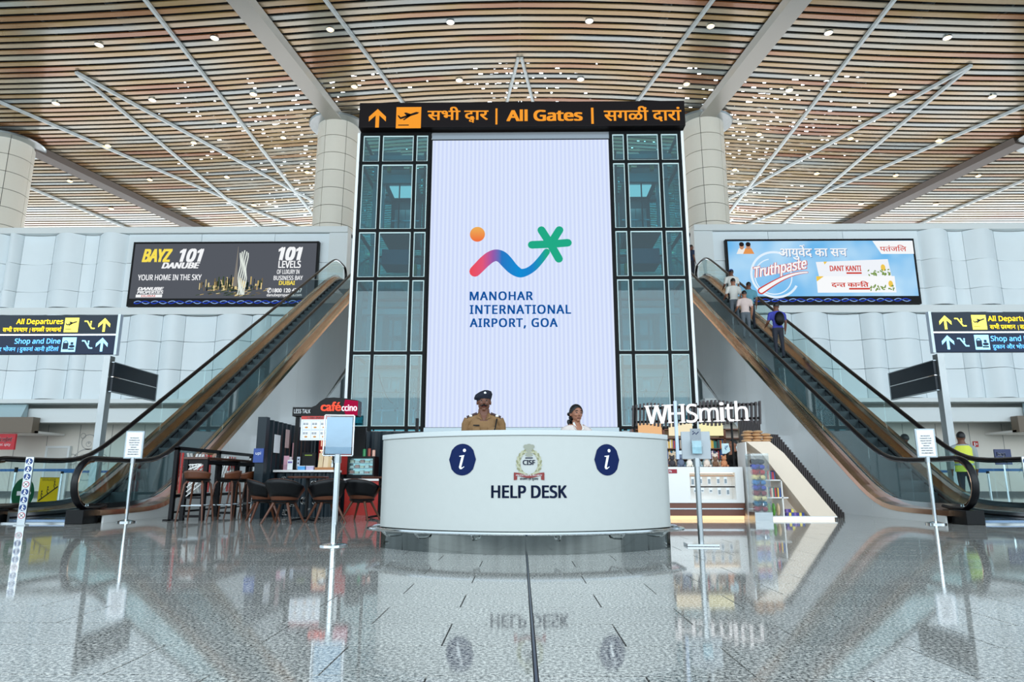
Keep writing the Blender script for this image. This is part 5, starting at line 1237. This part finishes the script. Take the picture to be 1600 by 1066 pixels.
# display fridge
t = thing('display_fridge', 'small glass display fridge with lit shelves on the red counter', 'fridge', (-3.1, 13.6, .84))
x0, x1, y0, y1, z0, z1 = -3.46, -2.92, 13.56, 14.0, .78, 1.10
m_ = MB(); m_.box(x0, x1, y0, y1, .70, z0); m_.box(x0, x0+.03, y0, y1, z0, z1); m_.box(x1-.03, x1, y0, y1, z0, z1); m_.box(x0, x1, y1-.03, y1, z0, z1); m_.box(x0, x1, y0, y1, z1, z1+.04); m_.build('cabinet', M_black, t)
box('lit_back', emat('fridge_light', (170, 226, 238), .9), t, x0+.03, x1-.03, y1-.05, y1-.035, z0, z1); box('door_glass', M_glass, t, x0+.03, x1-.03, y0+.005, y0+.012, z0, z1)
for z in (.79, .90, 1.0): box('shelf', M_greyalu, t, x0+.03, x1-.03, y0+.04, y1-.05, z, z+.012)
i = 0
for z in (.802, .912, 1.012):
    for x in (-3.39, -3.29, -3.19, -3.09, -2.99):
        i += 1; m_ = [M_wht, mat('cake_pink', (214, 150, 140), .6), mat('cake_cream', (232, 222, 200), .6)][i % 3]
        o = MB().box(x-.04, x+.04, 13.66, 13.76, z, z+.045+.02*(i % 2)).build('snack_pack', m_, None, bevel=.004); tag(o, '%s snack pack, %s from left on the %s shelf of the display fridge' % (['white', 'pink', 'cream'][i % 3], ORD[(i-1) % 5], ('lowest', 'middle', 'top')[(i-1)//5]), 'food', 'snack packs in the display fridge')
for i, (x, c_, h2, lab) in enumerate(((-3.16, (40, 140, 80), .14, 'green can standing on the display fridge'), (-3.06, (150, 60, 40), .15, 'brick red jar right of the green can on the fridge'), (-2.97, (220, 170, 150), .12, 'pale pink jar at the right end of the fridge top'))):
    o = thing('jar', lab, 'jar', (x, 13.7, z1+.04)); MB().lathe((x, 13.7, z1+.04), [(0, 0), (.033, 0), (.033, h2), (.028, h2+.01), (0, h2+.01)], 14).build('jar', mat('jar_%d' % i, c_, .3), o, smooth=True); MB().lathe((x, 13.7, z1+.05+h2), [(0, 0), (.03, 0), (.03, .015), (0, .015)], 14).build('lid', M_black, o)

# ------------------------------------------------------------ book shop kiosk
M_fin = mat('fin_brown', (44, 34, 34), .45)
t = thing('shop_sign', 'white serif shop name letters before a row of dark fins', 'sign', (3.1, 12.3, 1.65))
def SX(u): return Vector((2.12+2.1*u, 12.75-.85*u, 0))
m_ = MB()
for i in range(34):
    p = SX(i/33); o = MB().bar((p.x, p.y+.06, 1.66+.03*math.sin(i*.5)), (p.x+.02, p.y+.06, 2.06+.04*math.sin(i*.37)), .028, .07, up=(0, 1, 0)).build('fin', M_fin, t)
MB().bar(SX(0)+Vector((0, .12, 1.75)), SX(1)+Vector((0, .12, 1.75)), .04, .04).build('fin_rail', M_black, t); MB().bar(SX(0)+Vector((0, .12, 2.0)), SX(1)+Vector((0, .12, 2.0)), .04, .04).build('fin_rail', M_black, t)
d = (SX(1)-SX(0)).normalized(); fr = plane(SX(0)+Vector((0, -.02, 0)), d, (0, 0, 1))
for u in (0.02, .8): p = SX(u); MB().cyl((p.x, p.y+.16, 0 if u < .5 else .9), (p.x, p.y+.16, 2.0), .02, n=8).build('support_post', M_black, t)
# serif capitals: the run is drawn with slab feet added to the plain letters
M_letter = emat('letter_white', (250, 252, 255), 1.15)
txt('W', fr, .24, 1.70, .33, M_letter, t, w=.42, bold=.012, extrude=.03, d=.03, name='letter')
for b_, u, w_ in (('H', .66, .29), ('S', .985, .20), ('m', 1.215, .34), ('i', 1.575, .075), ('t', 1.665, .15), ('h', 1.835, .22)): txt(b_, fr, u, 1.70, .33, M_letter, t, w=w_, bold=.006, extrude=.03, d=.03, name='letter')
for u0, u1, v in ((.22, .36, 2.02), (.55, .68, 2.02), (.38, .50, 2.02), (.65, .76, 2.02), (.86, .97, 2.02), (.65, .76, 1.70), (.86, .97, 1.70), (1.21, 1.29, 1.70), (1.34, 1.42, 1.70), (1.47, 1.57, 1.70), (1.57, 1.66, 1.70), (1.82, 1.92, 1.70), (1.98, 2.07, 1.70)): Flat(fr, .05).rect(u0, v, u1, v+.018).build('serif', M_letter, t)

t = thing('shop_counter', 'white shop counter with lit niche of hanging goods and brown plinth', 'counter', (3.3, 12.2, 0))
xa, xb, ya, yb = 2.45, 3.92, 12.15, 12.75
box('plinth', M_brown, t, xa, xb, ya+.02, yb, .06, .28); box('kick_light', emat('kick_glow', (255, 214, 160), 1.6), t, xa+.02, xb-.02, ya+.03, yb-.02, .0, .06)
box('plinth_rail', M_chrome, t, xa, xb, ya+.0, ya+.02, .17, .19)
na, nb, nz0, nz1 = 2.98, 3.78, .34, .80
m_ = MB(); m_.box(xa, na, ya, yb, .28, .90); m_.box(nb, xb, ya, yb, .28, .90); m_.box(na, nb, ya, yb, .28, nz0); m_.box(na, nb, ya, yb, nz1, .90); m_.box(na, nb, ya+.22, yb, nz0, nz1); m_.build('body', M_wht, t)
box('niche_light', emat('niche_glow', (255, 236, 205), 2.2), t, na+.02, nb-.02, ya+.06, ya+.12, nz1-.012, nz1-.002)
for z in (.745, .555): MB().cyl((na, ya+.06, z), (nb, ya+.06, z), .011, n=8).build('rod', M_bronze if z > .6 else M_black, t)
for i, x in enumerate((3.04, 3.18, 3.33, 3.49, 3.62, 3.08, 3.2, 3.35, 3.5, 3.65)):
    z = .74 if i < 5 else .55; h2 = (.14, .12, .13, .12, .12, .08, .07, .08, .12, .12)[i]
    o = thing('hanging_pack', 'white carded item, %s from left on the %s rod of the counter niche' % (ORD[i % 5], 'upper' if i < 5 else 'lower'), 'pack', (x, ya+.06, z), 'carded items on the %s rod' % ('upper' if i < 5 else 'lower'))
    box('card', M_paper, o, x-.028, x+.028, ya+.045, ya+.05, z-h2-.02, z-.012); box('item', mat('item_grey', (140, 150, 155), .4), o, x-.017, x+.017, ya+.03, ya+.045, z-h2, z-.05); MB().tube([(x, ya+.05, z-.012), (x, ya+.06, z+.013)], .003, 5).build('hook', M_chrome, o)
o = tag(box('price_tag', mat('tag_red', (150, 24, 44), .5), None, 2.5, 2.76, ya-.008, ya, .79, .86), 'dark red discount tag on the left of the shop counter', 'tag'); txt('-20%', front(0, ya-.008, 0), 2.55, .805, .038, M_paper, o, d=.003)
# plush toys heaped on the counter
rt = random.Random(11)
pal = [(206, 180, 150), (238, 228, 214), (120, 86, 64), (60, 56, 60), (150, 170, 176), (196, 130, 90), (100, 110, 130), (226, 206, 190)]
cname = ['tan', 'cream', 'brown', 'black', 'pale blue', 'orange brown', 'slate', 'ivory']
place = ['at the left end', 'left of the feedback board', 'behind the left toys', 'in the middle', 'right of the middle', 'in the back row', 'near the right end', 'at the right end']
toy_i = 0
for row in range(2):
    for i in range(8):
        x = 2.56+.155*i+.06*row; y = 12.30+.22*row; z = .90; c_ = (i*3+row*5) % 8
        sz = rt.uniform(.85, 1.15)*(1+.2*row); m_ = mat('plush_%d' % c_, pal[c_], .9, bump=.4, scale=60)
        lab = '%s plush toy, %s in the %s row on the shop counter' % (cname[c_], ('leftmost', 'second', 'third', 'fourth', 'fifth', 'sixth', 'seventh', 'rightmost')[i], 'front' if row == 0 else 'back')
        o = thing('plush_toy', lab, 'toy', (x, y, z), 'plush toys heaped on the shop counter')
        MB().ell((x, y, z+.065*sz), (.06*sz, .055*sz, .065*sz), 10, 8).build('body', m_, o, smooth=True); MB().ell((x, y-.01, z+.155*sz), (.045*sz, .045*sz, .043*sz), 10, 8).build('head', m_, o, smooth=True)
        for s in (-1, 1): MB().ell((x+s*.033*sz, y, z+.195*sz), (.016*sz, .010*sz, .018*sz), 8, 6).build('ear', m_, o, smooth=True); MB().ell((x+s*.05*sz, y-.045*sz, z+.022*sz), (.022*sz, .03*sz, .02*sz), 8, 6).build('paw', m_, o, smooth=True)
# rear shelves with books
t = thing('bookshelf', 'tall lit bookshelves at the back of the shop kiosk', 'shelf', (3.6, 14.6, 0))
for x in (2.4, 3.05, 3.7, 4.35, 5.0): box('upright', M_brown, t, x-.02, x+.02, 14.5, 14.85, 0, 1.75)
for z in (.9, 1.12, 1.34, 1.56, 1.75): box('shelf', M_brown, t, 2.4, 5.0, 14.5, 14.85, z-.02, z)
box('back_panel', M_cream, t, 2.4, 5.0, 14.85, 14.88, 0, 1.75)
for i, (x, c_) in enumerate(((2.5, (240, 190, 140)), (3.15, (250, 236, 200)), (3.8, (250, 244, 190)))): box('lit_header', emat('header_%d' % i, c_, 1.0), t, x, x+.5, 14.42, 14.45, 1.60, 1.86)
bp = [(190, 60, 60), (60, 90, 150), (236, 230, 220), (40, 120, 110), (120, 70, 130), (230, 180, 70), (60, 56, 60), (210, 190, 170)]
bn = ['red', 'blue', 'cream', 'teal', 'violet', 'yellow', 'charcoal', 'beige']
def books(x0, x1, y, z, hmax, group, where, yd=.16):
    x = x0; i = 0
    while x < x1:
        wd_ = rt.uniform(.018, .034); h2 = hmax*rt.uniform(.75, 1.0); c_ = rt.randrange(8)
        o = tag(box('book', mat('book_%d' % c_, bp[c_], .5), None, x, x+wd_-.002, y, y+yd, z, z+h2), '%s book, %s from left on %s' % (bn[c_], ORD[i], where), 'book', group); x += wd_; i += 1
for a, b, bay in ((3.08, 3.68, 'left'), (3.73, 4.33, 'right')):
    for z, sh in ((.9, 'lowest'), (1.12, 'middle'), (1.34, 'top')):
        books(a, b, 14.55, z, .19, 'books on the lit back shelves', 'the %s back shelf, %s bay' % (sh, bay))
o = tag(box('price_board', mat('board_aqua', (206, 234, 240), .4, emit=.25), None, 3.95, 4.32, 13.4, 13.43, 1.18, 1.38), 'pale aqua handwritten price board beside the slanted unit', 'board'); txt('₹ Books', front(0, 13.4, 0), 4.0, 1.25, .07, mat('marker_blue', (40, 90, 150), .5), o, d=.004, shear=.2)
# stand for it
MB().cyl((4.13, 13.42, 0), (4.13, 13.42, 1.18), .012, n=8).build('stand', M_chrome, o)
# shop assistant
figure('person', 'dark haired person in black top bent behind the shop counter', (4.06, 13.05, 0), R(-70), M_black, M_jeans, M_skin2, h=1.42, voxel=.018)
# clear cabinet with stacked bags
t = thing('acrylic_cabinet', 'tall clear acrylic column holding stacked coloured neck pillows', 'cabinet', (4.12, 12.0, 0))
xa, xb, ya, yb = 3.93, 4.23, 11.70, 12.0
m_ = MB()
for a in ((xa, xa+.008, ya, yb), (xb-.008, xb, ya, yb), (xa, xb, yb-.008, yb), (xa, xb, ya, ya+.008)): m_.box(a[0], a[1], a[2], a[3], .14, 1.12)
m_.build('clear_walls', M_acryl, t); box('base', M_steel, t, xa, xb, ya, yb, 0, .14); box('lock', M_chrome, t, 4.07, 4.09, ya-.012, ya-.0, .25, .29)
cols = [('crimson', (150, 22, 40)), ('teal blue', (36, 110, 140)), ('pale yellow', (236, 216, 150)), ('dark red', (140, 20, 34)), ('royal blue', (34, 52, 160)), ('sky blue', (40, 120, 180)), ('cream yellow', (240, 214, 140)), ('bright red', (190, 24, 24)), ('cobalt blue', (30, 50, 170)), ('black', (16, 16, 20))]
for i, (nm, c_) in enumerate(cols):
    z = .145+.088*i+.045
    o = thing('neck_pillow', '%s neck pillow, %s in the clear column' % (nm, ('at the bottom', 'second from bottom', 'third from bottom', 'fourth from bottom', 'fifth from bottom', 'fifth from top', 'fourth from top', 'third from top', 'second from top', 'at the top')[i]), 'pillow', (4.08, 11.85, z), 'neck pillows stacked in the clear column')
    MB().tube([(4.08+.078*math.sin(R(a)), 11.85+.075*math.cos(R(a)), z+.008*math.sin(R(a*3))) for a in range(-140, 141, 28)], [.03]+[.044]*9+[.03], 10).build('pillow', mat('pillow_%d' % i, c_, .6, var=.15, scale=12), o, smooth=True); box('strap', M_black, o, 4.07, 4.085, 11.74, 11.745, z-.02, z+.015)
# slanted display unit
t = thing('display_unit', 'slanted cream display unit with lit triangular shelves', 'display unit', (4.8, 12.2, 0))
Yf, Yb = 12.05, 12.55
band_ = [(4.00, 1.33), (4.42, 1.33), (4.64, 1.13), (5.42, .05), (5.02, .05), (4.26, 1.13)]
MB().prism([(3.98, 1.34), (4.40, 1.34), (4.63, 1.14), (5.46, .06), (5.00, .06), (4.24, 1.13)], 'y', Yf, Yb).build('slanted_front', M_cream, t, bevel=.004)
MB().prism([(4.0, .04), (5.46, .04), (5.46, .06), (4.0, .06)], 'y', Yf, Yb).build('base_board', M_wht, t); MB().prism([(4.02, 0), (5.42, 0), (5.42, .04), (4.02, .04)], 'y', Yf+.02, Yb-.02).build('base_light', emat('base_glow', (255, 240, 214), 1.8), t)
MB().prism([(3.98, .06), (5.2, .06), (5.2, .30), (4.45, 1.3), (3.98, 1.3)], 'y', Yb, Yb+.02).build('back_panel', mat('unit_back', (240, 232, 222), .5, emit=.12), t)
box('shelf', M_wht, t, 4.28, 4.55, Yf+.03, Yb, .66, .68); box('shelf', M_wht, t, 4.28, 4.66, Yf+.03, Yb, .36, .38); box('divider', M_wht, t, 4.55, 4.57, Yf+.03, Yb, .06, .66); box('side_panel', M_wht, t, 3.97, 3.99, Yf+.02, Yb, .0, 1.33)
for z, x0, x1, h2, sh in ((.68, 4.30, 4.46, .17, 'upper'), (.38, 4.30, 4.54, .2, 'lower')): books(x0, x1, Yf+.06, z, h2, 'books in the slanted display unit', 'the %s shelf of the slanted unit' % sh)
for i, (x, c_, lab) in enumerate(((4.33, (110, 170, 70), 'green snack bag on the lowest shelf of the slanted unit'), (4.41, (90, 150, 60), 'darker green snack bag beside the first one'), (4.49, (206, 176, 140), 'beige patterned snack bag on the lowest shelf'))):
    MBo = MB().ell((x, Yf+.1, .17), (.035, .05, .11), 10, 8).build('snack_bag', mat('sbag_%d' % i, c_, .4, var=.3, scale=30), None, smooth=True); tag(MBo, lab, 'bag')
for i in range(10):
    x = 4.62+.045*(i % 7); z = .06+.06*(i//7); c_ = [(60, 50, 130), (226, 206, 90), (50, 70, 150), (120, 90, 160)][i % 4]
    tag(box('small_box', mat('sbox_%d' % (i % 4), c_, .5), None, x, x+.04, Yf+.08, Yf+.16, z, z+.055), '%s carton, %s from left in the %s layer under the slanted unit' % (['dark violet', 'yellow', 'navy', 'lilac'][i % 4], ORD[i % 7], ('bottom', 'upper')[i//7]), 'box', 'small cartons in the foot of the slanted unit')
# stepped brown fins behind the unit
t = thing('fin_screen', 'row of dark brown fins stepping down behind the slanted unit', 'partition', (5.0, 12.9, 0))
for i in range(36):
    u = i/35; x = 4.62+1.27*u; z = min(1.52-.08*u, .65+1.062*(-.59+1.30*(5.60-x/1.062))); MB().box(x, x+.022, 12.75, 12.83, 0, max(z, .07)).build('fin', M_fin, t)
for i in range(14): MB().box(4.42+.032*i, 4.44+.032*i, 13.75, 13.81, 0, 1.86).build('fin', M_fin, t)
box('fin_rail', M_fin, t, 4.42, 4.9, 12.83, 12.86, .1, .2)
# bread-like wrapped blankets on top
rt = random.Random(5); i = 0
for lv in range(4):
    for j in range(3 - (lv > 2)):
        x = 4.06+.17*j+.03*(lv % 2); i += 1
        o = MB().ell((x, 12.25, 1.365+.052*lv), (.095, .12, .03), 14, 8).build('wrapped_blanket', mat('blanket_tan', (206, 164, 122), .35, var=.25, scale=25, coat=.5), None, smooth=True)
        tag(o, 'tan blanket in clear wrap, %s of the pile, layer %s' % (('left side', 'middle', 'right side')[j], ('bottom', 'second', 'third', 'top')[lv]), 'blanket', 'wrapped blankets piled on the slanted unit')

# ------------------------------------------------------------ background at the sides
def canopy(s):
    t = thing('counter_canopy', 'grey-brown counter canopy by the back wall at the far %s' % ('left' if s < 0 else 'right'), 'canopy', (s*26, 31.5, 2.8))
    x0, x1 = sorted((s*22.5, s*34)); box('fascia', mat('canopy_brown', (118, 106, 92), .5), t, x0, x1, 30.8, 31.0, 2.84, 3.56); box('soffit', M_wht, t, x0, x1, 31.0, 33.1, 2.84, 2.94)
    xa, xb = sorted((s*22.5, s*22.7)); box('side_fascia', mat('canopy_brown', (118, 106, 92), .5), t, xa, xb, 31.0, 31.25, 2.84, 3.56)
    a_, b_ = sorted((s*23.1, s*34)); MB().prism([(30.82, 3.56), (31.2, 3.56), (31.2, 4.18), (31.1, 4.18)], 'x', a_, b_).build('glass_hood', mat('hood_blue', (176, 200, 206), .3), t)
    for k_ in range(3): MB().lathe((s*(23.2+2.4*k_), 32.2, 2.89), [(0, 0), (.10, 0), (.10, .01), (0, .01)], 12).build('downlight', emat('warm_lamp', (255, 236, 200), 10), t)
    l = bpy.data.lights.new('canopy_lamp', 'AREA'); l.energy = 60; l.size = 1.2; l.color = (1, .86, .66); lo = bpy.data.objects.new('canopy_lamp', l); lo.location = (s*24.2-s*26, .7, .05); lo.parent = t; COL.objects.link(lo)
canopy(-1); canopy(1)
t = thing('airline_sign', 'red hanging airline sign below the left canopy', 'sign', (-24.2, 31.0, 2.1)); box('panel', mat('sign_red', (170, 20, 34), .4, emit=.25), t, -25.1, -23.35, 31.0, 31.1, 2.08, 2.80)
txt('SpiceJet', front(0, 31.0, 0), -24.42, 2.46, .2, M_paper, t, w=.95, shear=.2, d=.006, bold=.02); txt('red. hot. spicy', front(0, 31.0, 0), -24.36, 2.26, .11, M_paper, t, w=.84, d=.006, shear=.2)
f = Flat(front(0, 31.0, 0), .006)
for i in range(5): a = R(100+40*i); f.ell(-24.68+.08*math.cos(a), 2.54+.08*math.sin(a), .05, .018, 10, a)
f.build('petal_logo', mat('petal_orange', (250, 150, 30), .5), t); box('hanger', M_black, t, -24.2, -24.17, 31.03, 31.06, 2.80, 2.86)
d_ = struct(box('door_1', mat('door_grey', (206, 206, 200), .5), None, -23.2, -22.2, 33.05, 33.19, 0, 2.25)); box('door_frame', M_trim, d_, -23.3, -23.2, 33.02, 33.19, 0, 2.35); box('door_frame', M_trim, d_, -22.2, -22.1, 33.02, 33.19, 0, 2.35); box('door_frame', M_trim, d_, -23.2, -22.2, 33.02, 33.19, 2.25, 2.35); box('door_handle', M_chrome, d_, -22.35, -22.3, 33.0, 33.05, 1.0, 1.15)
fr = front(0, 33.2, 0)
f = Flat(fr, .012); cx, cz = -21.3, 0
f.ring(cx, 2.55, .38, .04, 24); f.ring(cx-.32, 2.85, .14, .035, 14); f.ring(cx+.32, 2.85, .14, .035, 14); f.ring(cx, 2.45, .14, .03, 14); f.ell(cx, 2.5, .05); f.ring(cx, 1.45, .78, .05, 30); f.ring(cx-.75, 1.7, .28, .04, 16); f.ring(cx+.75, 1.7, .28, .04, 16)
for i in range(12): f.ring(cx+rt.uniform(-.5, .5), 1.4+rt.uniform(-.5, .5), .16, .025, 12)
tag(f.build('bear_decal', mat('decal_grey', (178, 178, 174), .6), None), 'pale grey bear outline drawn on the left back wall', 'decal')
def stanchions(s):
    side = 'left' if s < 0 else 'right'; prev = None
    pl = [(s*14.3, 19.2), (s*16.2, 19.6), (s*12.4, 19.0), (s*18.2, 20.0), (s*13.2, 22.0), (s*15.2, 22.5)]
    for i, (x, y) in enumerate(pl):
        lab = 'chrome queue post on the %s, %s' % (side, ('third from the hall centre in front row', 'second from outer end of front row', 'nearest the escalator in front row', 'outermost of front row', 'inner one of back row', 'outer one of back row')[i])
        t = thing('queue_post', lab, 'queue post', (x, y, 0), 'queue posts with blue belts, %s side' % side)
        MB().lathe((x, y, 0), [(0, 0), (.17, 0), (.17, .02), (.05, .05), (0, .05)], 20).build('base', M_chrome, t, smooth=True); MB().cyl((x, y, .04), (x, y, 1.0), .035, n=12).build('pole', M_chrome, t, smooth=True); MB().cyl((x, y, .90), (x, y, 1.04), .045, n=12).build('cap', M_black, t, smooth=True)
        if i in (0, 1, 2, 4): 
            nx, ny = {0: pl[1], 1: pl[3], 2: pl[0], 4: pl[5]}[i]; MB().bar((x+(nx-x)*.03, y+(ny-y)*.03, .96), (nx-(nx-x)*.03, ny-(ny-y)*.03, .96), .008, .07).build('belt', mat('belt_blue', (20, 84, 140), .6), t)
stanchions(-1); stanchions(1)
# screens on poles in the queue area, plant, small signs on the right
t = thing('potted_palm', 'leafy green palm in a white pot behind the right escalator', 'plant', (12.9, 17.2, 0))
MB().lathe((12.9, 17.2, 0), [(0, 0), (.2, 0), (.26, .42), (.22, .42), (.2, .36), (0, .36)], 20).build('pot', M_wht, t, smooth=True); MB().tube([(12.9, 17.2, .36), (12.93, 17.2, .8), (12.9, 17.2, 1.15)], [.03, .022, .015], 8).build('stem', M_wood, t)
M_leaf = mat('palm_green', (46, 84, 44), .5, var=.3)
rp = random.Random(2)
for i in range(30):
    a = rp.uniform(0, 6.28); el = rp.uniform(-.1, 1.2); L = rp.uniform(.35, .65); z0 = rp.uniform(.75, 1.15)
    pts_ = [(12.9+L*q*math.cos(a)*math.cos(el*(1-q*.6)), 17.2+L*q*math.sin(a)*math.cos(el*(1-q*.6)), z0+L*math.sin(el)*q-.35*q*q) for q in (0, .25, .5, .75, 1)]
    vs = []; sd = Vector((-math.sin(a), math.cos(a), 0))
    for p, w_ in zip(pts_, (.008, .03, .035, .025, .003)): vs += [Vector(p)+sd*w_, Vector(p)-sd*w_]
    MB().add(vs, [(2*j, 2*j+1, 2*j+3, 2*j+2) for j in range(4)]).build('frond', M_leaf, t, recalc=False)
o = tag(box('bag_drop_sign', mat('navy_plate', (28, 44, 92), .4), None, 13.1, 13.55, 19.0, 19.04, .98+.12, 1.52), 'navy bag drop sign standing behind the right handrail', 'sign'); box('pole', M_chrome, o, 13.3, 13.34, 19.01, 19.03, 0, 1.1)
txt('bag', front(0, 19.0, 0), 13.15, 1.34, .10, M_paper, o, d=.004, bold=.02); txt('drop', front(0, 19.0, 0), 13.15, 1.16, .10, M_paper, o, d=.004, bold=.02)
o = tag(box('fire_sign', M_red, None, 21.9, 22.15, 33.16, 33.2, 2.28, 2.55), 'small red fire equipment sign on the right back wall', 'sign'); f = Flat(front(0, 33.16, 0), .01); f.rect(21.94, 2.32, 22.0, 2.5); f.ell(22.07, 2.42, .03, .05); f.build('symbol', M_paper, o)
t = thing('info_kiosk', 'grey self-service kiosk by the post behind the left escalator', 'kiosk', (-11.0, 19.5, 0)); box('body', mat('kiosk_teal', (64, 92, 92), .5), t, -11.5, -10.6, 19.4, 19.7, .25, 1.1); box('foot', M_dark, t, -11.3, -10.8, 19.4, 19.7, 0, .25)
Flat(front(0, 19.4, 0), .004).rect(-11.42, .35, -10.68, 1.02).build('display', mat('kiosk_grid', (90, 124, 122), .4), t)

bpy.context.view_layer.update()
